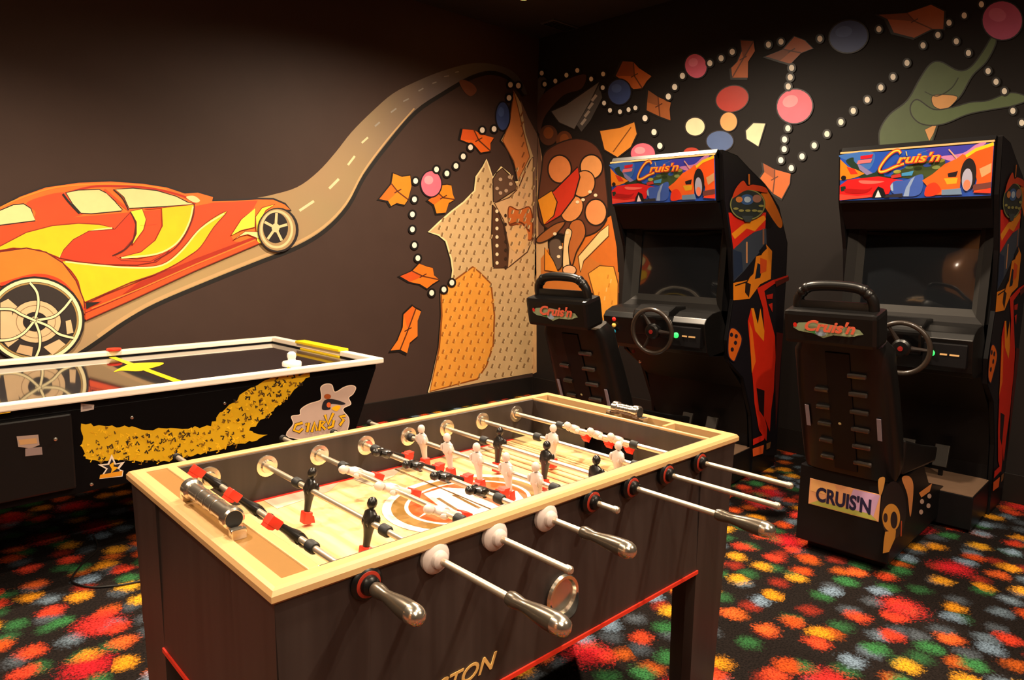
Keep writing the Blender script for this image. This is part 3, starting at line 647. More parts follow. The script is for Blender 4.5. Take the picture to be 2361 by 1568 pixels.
for q in [[(IX0+.2, IY1-.012), (IX0+.2, IY1-.09), (IX0+.36, IY1-.06), (IX0+.42, IY1-.012)], [(IX0+.46, IY1-.012), (IX0+.47, IY1-.10), (IX0+.56, IY1-.07), (IX0+.64, IY1-.012)], [(IX0+.78, IY1-.012), (IX0+.8, IY1-.05), (IX0+1.0, IY1-.05), (IX0+1.02, IY1-.012)]]: a.fill(q, 'c9b8a0')
def fo(x, y): p = on_z(x, y, ZF); return (p.x, p.y)
ec = fo(1075, 1158)
for rx, ry, c in ((.235, .2, 'f2ead8'), (.212, .178, '8c6a34'), (.178, .146, 'f2ead8'), (.168, .136, 'e8582a')): a.oval(ec[0]+.01, ec[1], rx, ry, c, n=48)
a.fill([(ec[0]-.10, ec[1]-.10), (ec[0]+.12, ec[1]-.10), (ec[0]+.155, ec[1]-.03), (ec[0]+.02, ec[1]+.125), (ec[0]-.05, ec[1]+.12)], 'f2ead8')
for i in range(3): a.stroke([(ec[0]-.04+i*.045, ec[1]+.07-i*.01), (ec[0]-.06+i*.055, ec[1]-.06)], .010, '7a5c30')
a.fill([(ec[0]+.06, ec[1]+.02), (ec[0]+.15, ec[1]-.02), (ec[0]+.10, ec[1]-.08), (ec[0]+.04, ec[1]-.08)], 'e8582a')
a.fill([(ec[0]-.16, ec[1]-.01), (ec[0]-.09, ec[1]+.03), (ec[0]-.08, ec[1]+.01)], 'f2ead8')
for xx in (IX0+.15, IX0+.6, IX1-.15): a.stroke([(xx, IY0+.02), (xx, IY1-.02)], .004, '6a4a2a')  # thin dark lines paint the rods' shadows across the field
for i in range(6): a.stroke([(IX1-.30+i*.035, IY0+.02), (IX1-.30+i*.035, IY1-.02)], .006, 'c4965c' if i % 2 else 'e08a6a')
FBo = a.build('field_markings', fb)
# legs: L-shaped corner posts, narrowing downwards
def leg(cx, cy, sx, sy):
    k = MB(); t = .03; top, bot = .175, .125; ins = .03
    for axis in (0, 1):
        def pt(u, v, z, i):   # u along the face, v thickness
            uu = u; s_ = i
            x = cx + sx*(uu if axis == 0 else v); y = cy + sy*(v if axis == 0 else uu)
            return (x, y, z)
        vs = []
        for z, wd_, s_ in ((.866, top, 0), (0.0, bot, ins)):
            for u, v in ((s_, s_*.5-.0), (s_+wd_, s_*.5), (s_+wd_, s_*.5+t), (s_, s_*.5+t)): vs.append(pt(u, v, z, 0))
        fs = [(0, 1, 2, 3), (7, 6, 5, 4), (0, 4, 5, 1), (1, 5, 6, 2), (2, 6, 7, 3), (3, 7, 4, 0)]
        bm = bmesh.new(); V = [bm.verts.new(v) for v in vs]
        for f in fs: bm.faces.new([V[i] for i in f])
        k.bm(bm, M_panel)
    return FB('leg', k)
leg(X0+.008, Y0+.008, 1, 1); leg(X1-.008, Y0+.008, -1, 1); leg(X0+.008, Y1-.008, 1, -1); leg(X1-.008, Y1-.008, -1, -1)
# red piping along the lower edge
k = MB(); e = .0135; z0, z1 = ZA-.006, ZA+.004
k.box((X0+.17, AY0-.004, z0), (X1-.17, AY0+.01, z1), M_red); k.box((AX0-.004, Y0+.17, z0), (AX0+.01, Y1-.17, z1), M_red); FB('red_piping', k)
M_gold = mat('gold_lettering', 'd8a860', .4)
t = text_mesh('EASTON', .047, M_gold, shear=.35, bold=.0006, xs=1.22, parent=fb, M=basis(Vector((.682, AY0-.0012, .556))-FO, (1, 0, 0), (0, 0, 1), (0, -1, 0))); t.name = 'brand_lettering'; tag(t, 'gold slanted capital lettering')
# ball return cup on the near side
k = MB(); cc = Vector((1.105, AY0, .645))
k.lathe([(.044, .0), (.050, .006), (.047, .013), (.040, .012), (.037, .004)], M_chrome, TR(*cc) @ RX(math.pi/2), n=36)
k.lathe([(.0, .001), (.039, .0015)], M_blackR, TR(*cc) @ RX(math.pi/2), n=30)
vs = []; n = 24
for j, (rr, oy) in enumerate(((.046, .004), (.046, .030), (.043, .030), (.042, .006))):
    for i in range(n+1):
        an = math.pi+math.pi*i/n; vs.append((cc.x+rr*math.cos(an), cc.y-oy*(1 if j in (0, 3) else (.35+.65*math.sin(math.pi*i/n))), cc.z+rr*math.sin(an)))
k.add(vs, [(j*(n+1)+i, j*(n+1)+i+1, (j+1)*(n+1)+i+1, (j+1)*(n+1)+i) for j in range(3) for i in range(n)], M_blackR, True)
FB('ball_cup', k)

# rods -------------------------------------------------
ZR = .845
RODX = [.600, .748, .897, 1.045, 1.193, 1.341, 1.491, 1.648]
def figure_mesh(m, ang, facing):
    """player hung on the rod: rod axis = local Y, foot down; ang swings the foot about the rod"""
    k = MB(); T = RY(ang)
    k.sphere((0, 0, .040), .0115, m, (1, .95, 1.15), 10, T)
    prof = [((.0075, .009), .026), ((.0095, .019), .020), ((.0125, .021), .008), ((.0130, .017), -.004), ((.0105, .0125), -.016), ((.0085, .0105), -.028), ((.0075, .0085), -.044), ((.0070, .0080), -.056)]
    n = 14; vs = []
    for (rx, ry), z in prof:
        for i in range(n): an = 2*math.pi*i/n; vs.append(T @ Vector((rx*math.cos(an), ry*math.sin(an), z)))
    fs = [(j*n+i, (j+1)*n+i, (j+1)*n+(i+1) % n, j*n+(i+1) % n) for j in range(len(prof)-1) for i in range(n)]+[tuple(range(n)), tuple((len(prof)-1)*n+i for i in range(n))[::-1]]
    k.add(vs, [f[::-1] for f in fs], m, True)
    for s_ in (-1, 1): k.sphere((facing*.006, s_*.019, .008), .007, m, (1, .8, 1.7), 8, T)
    k.box((-.0095, -.0125, -.080), (.0095, .0125, -.052), M_red, T, bev=.002)
    k.prism([(facing*.006, -.078), (facing*.019, -.078), (facing*.014, -.062), (facing*.006, -.058)], 'y', -.0115, .0115, M_red, T)
    k.lathe([(.0125, -.012), (.0125, .012)], m, RX(math.pi/2), n=14)
    return k
def add_rod(X, near, far, team, ang, facing, ys, handle=True, loop=False):
    k = MB(); O = Vector((X, (near+far)/2, ZR))-FO
    def A(mb): mb.v = [tuple(Vector(v)+O) for v in mb.v]; return mb
    L2 = (far-near)/2
    k.lathe([(.0068, -L2), (.0068, L2)], M_steel, RX(-math.pi/2), n=14)
    k.v = [tuple(Vector(v)) for v in k.v]
    rod = k.build('rod', fb, loc=tuple(O))
    mid = (near+far)/2
    for y in ys:
        f = figure_mesh(M_blackP if team == 'b' else M_whiteP, ang, facing); f.build('player_figure', rod, loc=(0, y-mid, 0))
    for y in ((max(ys)+.062), (min(ys)-.062)):
        if IY0+.012 < y < IY1-.012:
            k = MB(); k.lathe([(.0068, -.012), (.0125, -.012), (.0125, .008), (.010, .012), (.0068, .012)], M_blackR, RX(math.pi/2), n=16); k.build('rubber_bumper', rod, loc=(0, y-mid, 0))
    if handle:
        k = MB(); T = RX(-math.pi/2)
        k.lathe([(.0068, .0), (.0115, .002), (.0135, .010), (.0125, .022), (.0105, .034), (.0120, .050), (.0150, .070), (.0172, .092), (.0175, .108)], M_grip, RX(math.pi/2), n=18)
        k.lathe([(.0175, .108), (.0172, .120), (.0135, .130), (.007, .135), (.0, .136)], M_chrome, RX(math.pi/2), n=18)
        k.build('handle', rod, loc=(0, near+.125-mid, 0))
    else:
        k = MB(); k.lathe([(.0068, -.006), (.0082, -.006), (.0082, .004), (.005, .007), (0, .007)], M_steel, RX(math.pi/2), n=14); k.build('rod_tip', rod, loc=(0, near-mid, 0))
    k = MB(); k.lathe([(.0068, -.008), (.0100, -.008), (.0100, .006), (.004, .010), (0, .010)], M_blackR, RX(-math.pi/2), n=14); k.build('end_cap', rod, loc=(0, far-mid, 0))
    return rod
def yx(px, py, X): return on_x(px, py, X).y
R_ = math.radians
add_rod(RODX[0], .839, 1.945, 'b', R_(133), 1, [yx(505, 1100, .6), yx(590, 1160, .6), yx(685, 1222, .6)])
add_rod(RODX[1], .666, 1.830, 'b', R_(10), 1, [yx(715, 1135, .748), yx(852, 1190, .748)])
add_rod(RODX[2], .790, 1.935, 'w', R_(-68), -1, [yx(822, 1088, .897), yx(905, 1132, .897), yx(1020, 1182, .897)], handle=False)
add_rod(RODX[3], .765, 1.90, 'b', R_(-72), 1, [yx(895, 1040, 1.045), yx(965, 1075, 1.045), yx(1030, 1102, 1.045), yx(1112, 1135, 1.045)])
add_rod(RODX[4], .916, 1.93, 'w', R_(-8), -1, [yx(975, 1018, 1.193), yx(1034, 1042, 1.193), yx(1102, 1066, 1.193), yx(1170, 1092, 1.193), yx(1238, 1115, 1.193)], handle=False)
add_rod(RODX[5], .632, 1.80, 'b', R_(5), 1, [yx(1150, 1022, 1.341), yx(1258, 1060, 1.341), yx(1372, 1096, 1.341)])
add_rod(RODX[6], .689, 1.84, 'w', R_(0), -1, [yx(1275, 1010, 1.491), yx(1425, 1052, 1.491)], handle=False)
add_rod(RODX[7], .733, 1.83, 'w', R_(-62), -1, [yx(1325, 990, 1.648), yx(1378, 1005, 1.648), yx(1425, 1018, 1.648)], handle=False)
for i, X in enumerate(RODX):                         # bearings: cup and ring on the near outside, chrome plate inside
    c_ = M_whiteP if i in (1, 2, 3) else M_blackR
    k = MB(); k.lathe([(.009, .001), (.030, .001), (.031, .010), (.027, .015), (.018, .018), (.0165, .026), (.012, .030), (.0085, .031)], c_ if i in (1, 2, 3) else M_blackG, RX(math.pi/2), n=24)
    if i not in (1, 2, 3): k.lathe([(.018, .018), (.0235, .0165), (.025, .014)], mat('bearing_red', '9a2c1c', .4), RX(math.pi/2), n=24)
    k.v = [tuple(Vector(v)+Vector((X, AY0, ZR))-FO) for v in k.v]; k.build('rod_bearing', fb)
    for yy, s_ in ((IY1, 1), (IY0, -1)):
        k = MB(); k.lathe([(.009, .012), (.016, .012), (.018, .004), (.028, .003), (.029, 0.0)], M_chrome, RX(math.pi/2*s_), n=24)
        k.v = [tuple(Vector(v)+Vector((X, yy, ZR))-FO) for v in k.v]; k.build('bearing_plate', fb)
# small accessory on the decks: chrome score counters
def counter(x, ya, yb, z):
    k = MB(); mid = (ya+yb)/2; L = abs(yb-ya)
    T = TR(x, mid, z) @ RX(math.pi/2)
    k.lathe([(.017, -L/2), (.021, -L/2+.003), (.021, -L/2+.02), (.016, -L/2+.024), (.016, L/2-.024), (.021, L/2-.02), (.021, L/2-.003), (.017, L/2)], M_chrome, T, n=24)
    k.lathe([(0, L/2+.001), (.016, L/2+.001), (.016, L/2)], M_blackR, T, n=20); k.lathe([(0, -L/2-.001), (.016, -L/2-.001), (.016, -L/2)], M_blackR, T, n=20)
    for yy in (ya+.014, yb-.014): k.box((x-.014, yy-.008, z-.032), (x+.014, yy+.008, z-.012), M_chrome, bev=.002)
    for q in range(3): k.lathe([(.0163, -.004), (.0172, 0), (.0163, .004)], M_chrome, TR(x, ya+(yb-ya)*(.34+.16*q), z) @ RX(math.pi/2), n=20)
    FB('score_counter', k)
counter(.474, on_z(445, 1120, .92).y, on_z(520, 1200, .92).y, ZT+.028)
counter(1.79, on_z(1400, 945, .9).y, on_z(1475, 955, .9).y, ZT+.014)
k = MB(); k.box((1.75, 1.17, ZT-.018), (1.80, 1.182, ZT+.002), M_tan); FB('deck_bracket', k)

# ------------------------------------------------------------------ air hockey table
HA = R_(2.5); HW, HL, HZ = 1.235, 2.45, .81
hk = thing('air_hockey_table', 'black air hockey table with white rails along the car mural wall', 'air hockey table', (2.092, 3.234, 0), HA)
HM = TR(2.092, 3.234, 0) @ RZ(HA); HMi = HM.inverted()   # local: x from 0 (near end) to -HL, y from 0 (near side) to HW
k = MB(); rw = .05
for a_, b_ in (((-HL, 0), (0, rw)), ((-HL, HW-rw), (0, HW)), ((-rw, rw), (0, HW-rw)), ((-HL, rw), (-HL+rw, HW-rw))):
    k.box((a_[0], a_[1], HZ-.03), (b_[0], b_[1], HZ), M_railW, bev=.006)
k.build('top_rail', hk)
k = MB(); k.box((-HL+rw-.004, rw-.004, HZ-.06), (-rw+.004, HW-rw+.004, HZ-.035), M_field); k.build('playing_surface', hk)
k = MB(); k.prism([(-HL+.03, .40), (-.18, .40), (-.035, HZ-.062), (-HL+.03, HZ-.062)], 'y', .03, HW-.03, M_black, bev=.002)
for a_, b_ in (((-HL+.03, .03), (-.034, .05)), ((-HL+.03, HW-.05), (-.034, HW-.03)), ((-.052, .05), (-.034, HW-.05)), ((-HL+.03, .05), (-HL+.048, HW-.05))): k.box((a_[0], a_[1], HZ-.062), (b_[0], b_[1], HZ-.028), M_black); bo = k.build('table_body', hk)
for s_ in (.16, HW-.28):
    for x_ in (-.62, -HL+.25):
        k = MB(); k.prism([(x_-.09, .0), (x_+.09, .0), (x_+.06, .42), (x_-.06, .42)], 'y', s_, s_+.12, M_black, bev=.003); k.build('leg', hk)
k = MB(); k.box((-HL+.05, .006, .43), (-1.50, .04, HZ-.07), M_blackG, bev=.008); cb = k.build('coin_box', hk)
sidef = lambda off: (lambda x, y: tuple(HMi @ on_plane(x, y, HM @ Vector((0, off, 0)), (HM.to_3x3() @ Vector((0, -1, 0))))))
a = Art(sidef(.03), (0, -1, 0), start=.001)
Zh = lambda x, y: (x/2.623, 740+y/2.623)
band = [(495, 620), (600, 635), (750, 640), (900, 655), (1050, 650), (1200, 640), (1270, 635), (1330, 560), (1400, 500), (1470, 440), (1560, 380), (1680, 320), (1740, 285), (1890, 285), (1870, 330), (1800, 400), (1700, 500), (1560, 620), (1500, 660), (1560, 690), (1620, 690), (1500, 730), (1300, 780), (1000, 850), (900, 850), (700, 840), (600, 850), (520, 830), (495, 740)]
pts = []; rn = random.Random(3)
for i in range(len(band)):
    p, q = band[i], band[(i+1) % len(band)]; m_ = max(1, int(math.hypot(q[0]-p[0], q[1]-p[1])/22))
    for j in range(m_): t_ = j/m_; pts.append(Zh(p[0]+(q[0]-p[0])*t_+rn.uniform(-9, 9), p[1]+(q[1]-p[1])*t_+rn.uniform(-9, 9)))
a.fill(pts, 'd6a60a')
bd = [Zh(*p) for p in band]
for i in range(1000):
    x = rn.uniform(185, 722); y = rn.uniform(845, 1066)
    if inside((x, y), bd) and inside((x+7, y-5), bd):
        an = rn.uniform(0, 6.3); l_ = rn.uniform(4, 9); a.stroke([(x, y), (x+l_*math.cos(an), y+l_*math.sin(an)), (x+l_*math.cos(an+.9), y+l_*math.sin(an+.9)+2)], rn.uniform(2.2, 4.2), rn.choice(['3a2808', 'f0bc14', '7a5408', '1c1408', 'e0a80c'])); a.off -= a.step*.97
LBL(a.build('yellow_graphic', hk), 'yellow and black scribbled band of graphics')
a = Art(sidef(.03), (0, -1, 0), start=.0022)
Zl = lambda x, y: (640+x/9.8, 860+y/9.8)
# team style badge: pale cloud shape with bands of yellow brush letters
a.fill([Zl(*p) for p in [(250, 1450), (350, 1150), (310, 980), (500, 940), (520, 820), (700, 700), (950, 620), (990, 520), (970, 330), (1080, 250), (1220, 270), (1290, 430), (1500, 320), (1660, 280), (1760, 330), (1700, 470), (1600, 560), (1650, 700), (1500, 780), (1480, 860), (1600, 1020), (1580, 1250), (1400, 1500)]], 'c0a698', True, line='e8d2bc', lw=2)
a.fill([Zl(*p) for p in [(1050, 620), (1250, 590), (1520, 680), (1450, 720), (1200, 700), (1180, 820), (1000, 820)]], '1c1a22', True)
a.oval(*Zl(1150, 720), 5, 6, 'd8602c'); a.fill([Zl(*p) for p in [(1210, 800), (1330, 730), (1420, 760), (1330, 860)]], 'f0b40c', True)
a.oval(*Zl(1120, 530), 8, 6, 'a04c1c')
for q in [[(560, 1120), (400, 1170), (360, 1290), (480, 1330), (560, 1250)], [(620, 1170), (700, 1150)], [(700, 1120), (660, 1330)], [(760, 1330), (830, 1110), (880, 1300)], [(930, 1300), (960, 1080), (1060, 1100), (980, 1180), (1070, 1270)],
          [(1060, 940), (1130, 1160), (1250, 900)], [(1120, 1240), (1230, 1200), (1260, 1060)], [(1390, 1180), (1480, 1060), (1400, 980), (1520, 960)]]:
    a.stroke([Zl(*p) for p in q], 8, '241a10'); a.stroke([Zl(*p) for p in q], 5.5, 'f0b40c')
LBL(a.build('badge_graphic', hk), 'pale cloud badge with yellow brush strokes')
a = Art(sidef(.03), (0, -1, 0), start=.0022)
st = [(675, 805), (700, 862), (755, 850), (720, 895), (745, 905), (740, 940), (600, 955), (640, 895), (590, 868), (650, 862)]
a.fill([Zh(*p) for p in st], 'e8d8c4'); cxs, cys = Zh(676, 885)
a.fill([Zh(676+(p[0]-676)*.68, 885+(p[1]-885)*.68) for p in st], '1c1a20'); a.fill([Zh(*p) for p in [(660, 870), (690, 850), (685, 880), (715, 885), (670, 920), (675, 895)]], 'e8a80c'); a.fill([Zh(*p) for p in [(605, 930), (740, 905), (735, 935), (600, 952)]], 'e0941c')
a.build('star_badge', hk)
for px, py, s_, c_ in [(201, 938, .02, 'sticker')]:
    a = Art(sidef(.03), (0, -1, 0), start=.0015); a.fill([(186, 930), (217, 933), (216, 944), (186, 950)], 'b8a8a0'); a.fill([(190, 934), (212, 937), (211, 941), (190, 944)], '8c7c78'); a.build('white_sticker', hk)
a = Art(sidef(.006), (0, -1, 0), start=.0012)
a.fill([(38, 1006), (88, 1002), (91, 1026), (70, 1034), (42, 1030)], '9c8478'); a.fill([(42, 1014), (84, 1010), (86, 1022), (46, 1026)], 'b88c5c'); a.fill([(58, 1034), (96, 1030), (98, 1048), (58, 1052)], '84706c'); a.build('worn_sticker', hk)
for px, py, off in [(304, 963, .03), (128, 1013, .006), (211, 1117, .03), (518, 930, .03)]:
    p = HMi @ on_plane(px, py, HM @ Vector((0, off, 0)), HM.to_3x3() @ Vector((0, -1, 0)))
    k = MB(); k.lathe([(.0075, 0), (.0065, .003), (.003, .0045), (0, .0048)], M_chrome, TR(*p) @ RX(math.pi/2), n=14); k.build('screw', hk)
a = Art(sidef(.006), (0, -1, 0), start=.0012); a.fill([(0, 947), (26, 946), (24, 951), (0, 955)], 'e0b020'); a.build('yellow_label', hk)
# yellow goal box on the near end, yellow lines and splash on the surface
hl = lambda px, py, z: HMi @ on_z(px, py, z)
k = MB(); k.box((-.062, .36, HZ-.004), (.006, .86, HZ+.012), M_yel, bev=.003); k.build('goal_cover', hk)
k = MB(); k.box((-.062, .36, HZ-.055), (-.045, .80, HZ-.028), M_yel); k.build('goal_mouth', hk)
sf = lambda x, y: (x, y, HZ-.035)
a = Art(sf, (0, 0, 1), start=.0006, rough=.3)
xm = (hl(385, 877, HZ-.035).x+hl(250, 815, HZ-.035).x)/2
a.stroke([(xm, rw), (xm, HW-rw)], .035, 'f0cc10')
A_ = [hl(px, py, HZ-.035) for px, py in [(262, 858), (285, 845), (310, 838), (372, 836), (372, 842), (345, 850), (320, 856), (280, 855)]]
a.fill([(p.x, p.y) for p in A_], 'f0cc10', True); a.build('field_markings', hk)
# mallets and puck on the table
p = on_z(673, 845, HZ-.033); k = MB()
k.lathe([(.0, 0), (.046, 0), (.050, .004), (.050, .022), (.046, .028), (.030, .030), (.022, .032), (.019, .040), (.024, .056), (.022, .070), (.012, .079), (0, .081)], M_white, n=32)
o = k.build('air_hockey_mallet', loc=(p.x, p.y+.0, HZ-.033)); tag(o, 'white air hockey mallet standing near the yellow goal end', 'mallet')
p = on_z(245, 800, HZ+.002); k = MB(); k.lathe([(0, 0), (.036, 0), (.038, .002), (.038, .010), (.036, .012), (0, .012)], M_red, n=28)
o = k.build('air_hockey_puck', loc=(p.x, (HM @ Vector((-1.2, HW-.026, 0))).y, HZ+.0005)); tag(o, 'red air hockey puck lying on the far white rail', 'puck')
# cord on the carpet
k = MB(); pz = [(330, 1338), (310, 1343), (270, 1350), (215, 1354), (180, 1348), (165, 1335), (190, 1300), (225, 1265), (215, 1235)]
P3 = [on_z(x, y, .005) for x, y in pz]; sm = smooth_open([(p.x, p.y) for p in P3], 6); k.tube([(x, y, .005) for x, y in sm], .004, M_cord, n=8)
tag(k.build('power_cord'), 'thin black cord curling over the carpet below the air hockey table', 'cord')

# ------------------------------------------------------------------ racing arcade machines
PL = (3.35, 2.352, .073); PR = (3.769, 1.193, .035)
ac = thing('racing_arcade_machine', 'black sit-down racing game in front of the boulder mural, nearer the room corner', 'arcade machine', (PL[0], PL[1], 0), PL[2], 'sit-down racing games')
AM = TR(PL[0], PL[1], 0) @ RZ(PL[2]); AMi = AM.inverted()
HWd = .355
def side_pt(x, y):
    return AMi @ on_plane(x, y, AM @ Vector((0, -HWd, 0)), AM.to_3x3() @ Vector((0, -1, 0)))
sil = [(1666, 345), (1668, 460), (1684, 570), (1690, 690), (1676, 785), (1680, 835), (1712, 872), (1731, 960)]
S = [side_pt(*p) for p in sil]
back = [side_pt(*p) for p in [(1813, 640), (1816, 560), (1797, 478), (1765, 425), (1728, 388), (1700, 358)]]
bx = back[0].x
prof = [(p.x, p.z) for p in S]+[(side_pt(1736, 1050).x, .10), (side_pt(1736, 1050).x, .0), (bx, .0)]+[(p.x, p.z) for p in back]
for s_ in (-1, 1):
    k = MB(); y0 = s_*HWd; k.prism(prof, 'y', y0-.0*s_, y0-s_*.02, M_black, bev=.0015); sp = k.build('side_panel', ac)
    if s_ == -1: side_panel = sp
# side art (right-hand panel)
Zs = (3.2667, 3.2667, 1660, 380)
def art_side():
    a = Art(lambda x, y: tuple(side_pt(x, y)), (0, -1, 0), *Zs, start=.0008, rough=.38)
    sil2 = [((p[0]-1660)*3.2667, (p[1]-380)*3.2667) for p in [(1666, 347), (1670, 460), (1686, 570), (1691, 690), (1678, 785), (1682, 835), (1714, 872), (1733, 960), (1738, 1050), (1790, 1050), (1811, 640), (1814, 560), (1795, 480), (1763, 427), (1727, 390), (1699, 360)]]
    a.fill(sil2, '17141a')
    a.fill([(330, 190), (360, 200), (430, 330), (470, 440), (440, 470), (345, 330), (300, 250)], 'd8701c', True)
    a.fill([(62, 360), (345, 360), (340, 480), (250, 510), (180, 560), (100, 640)], 'd8281a'); a.fill([(85, 520), (170, 450), (330, 380), (345, 410), (260, 500), (200, 480), (110, 560)], 'f0901c')
    a.fill([(95, 640), (180, 560), (260, 505), (345, 480), (350, 600), (260, 700), (180, 800), (100, 880)], '3a4250'); a.stroke([(200, 580), (200, 740)], 12, 'c88a5c'); a.stroke([(325, 480), (325, 600)], 12, '8c5c44')
    a.fill([(98, 890), (200, 870), (250, 820), (270, 690), (310, 680), (345, 600), (390, 650), (380, 860), (300, 900), (220, 1010), (98, 1020)], 'e8841c')
    a.fill([(98, 640), (160, 660), (170, 800), (100, 870)], '243048')
    a.fill([(190, 880), (230, 900), (215, 1000), (185, 960)], '2a1c18'); a.fill([(280, 740), (320, 760), (300, 850), (260, 860)], '18202c'); a.fill([(290, 650), (340, 590), (350, 630), (310, 670)], '14141c')
    a.fill([(300, 700), (350, 720), (345, 800), (300, 820)], 'd8501c')
    a.stroke([(110, 910), (200, 880), (240, 800)], 9, '241814'); a.fill([(350, 380), (400, 420), (380, 470), (350, 480)], '0c0c10')
    # flame car body
    a.fill([(275, 930), (390, 870), (510, 830), (505, 850), (400, 900), (330, 950), (360, 1100), (410, 1290), (415, 1450), (405, 1600), (240, 1590), (225, 1400), (205, 1180), (230, 1080), (300, 1240), (330, 1250), (320, 1080)], 'd82a16')
    a.fill([(410, 880), (515, 840), (515, 870), (420, 920)], '5a2018')
    a.fill([(230, 1080), (250, 1080), (280, 1200), (300, 1080), (330, 1250), (325, 1330), (260, 1250)], 'f08c1c'); a.fill([(215, 1180), (240, 1250), (265, 1480), (235, 1570)], 'f0701c')
    a.fill([(345, 980), (395, 970), (390, 1010), (350, 1010)], 'b82418'); a.fill([(360, 1050), (390, 1040), (390, 1110)], 'c82818')
    a.fill([(240, 1590), (405, 1600), (400, 1700), (380, 1850), (370, 2010), (330, 1900), (350, 1980), (345, 2080), (290, 2000), (255, 1800)], 'd82a16')
    a.fill([(270, 1680), (330, 1700), (325, 1900), (290, 1850)], '241418')
    a.fill([(420, 1260), (470, 1270), (450, 1500), (430, 1800), (415, 2000), (410, 1600)], '541c1a')
    # badge oval and round emblem near the top
    a.fill([(65, 1250), (110, 1235), (160, 1310), (120, 1440), (95, 1480), (55, 1420)], 'd8641c', True, line='2a2030', lw=8)
    for q in [(80, 1280), (110, 1340), (85, 1390), (115, 1290)]: a.oval(q[0], q[1], 12, 16, '241c28')
    a.oval(200, 300, 135, 120, '2c3230'); a.ring(200, 300, 128, 112, 8, '8a8a4c')
    a.fill([(85, 250), (110, 180), (165, 120), (200, 160), (240, 150), (330, 170), (345, 210), (200, 190), (110, 240)], 'c8401c', True); a.stroke([(210, 70), (212, 150)], 12, 'c86a24')
    a.oval(195, 262, 52, 40, '3a5a8c'); a.oval(198, 262, 26, 22, 'a8bcd0'); a.oval(270, 255, 34, 30, '9a6a58'); a.oval(135, 262, 26, 22, 'c87a3c')
    for q in [(110, 330), (150, 345), (200, 345), (250, 345), (300, 310), (290, 350)]: a.oval(q[0], q[1], 20, 9, '8f8a4c')
    a.fill([(150, 385), (240, 385), (220, 430), (180, 430)], '3c4446')
    # bottom red and orange flashes
    def q_(l): return [((x-1660)*3.2667, (y-380)*3.2667) for x, y in l]
    a.fill(q_([(1733, 1012), (1762, 1000), (1758, 1014), (1733, 1026)]), 'e02a1c'); a.fill(q_([(1732, 1034), (1758, 1025), (1756, 1045), (1733, 1052)]), 'ec6028'); a.fill(q_([(1764, 1022), (1774, 1018), (1772, 1032), (1764, 1036)]), '8a5c34')
    return a.build('side_artwork', ac)
LBL(art_side(), 'flame and racing car artwork on the side panel')
# body: front pieces between the side panels
iw = HWd-.022
k = MB()
k.prism([(.006, 1.935), (.02, 1.955), (.30, 1.90), (bx, 1.50), (bx, .05), (bx-.03, .05), (bx-.03, 1.45), (.28, 1.86), (.03, 1.91)], 'y', -iw, iw, M_black)   # roof and back
k.prism([(-.004, 1.925), (.05, 1.94), (.08, 1.68), (.036, 1.675)], 'y', -iw, iw, M_black)      # marquee box
k.prism([(.045, 1.685), (.09, 1.69), (.19, 1.55), (.15, 1.545)], 'y', -iw, iw, M_black)        # valance
LBL(k.build('cabinet_shell', ac), 'black cabinet shell')
a_top = Vector((-.006, 0, 1.918)); a_bot = Vector((.034, 0, 1.688)); mx_ = (a_bot-a_top)
mn = Vector((-mx_.length*0-.985, 0, -.171)).normalized()
MQ = lambda u, v: tuple(Vector((a_top.x+mx_.x*v, (.5-u)*2*.332, a_top.z+mx_.z*v)))
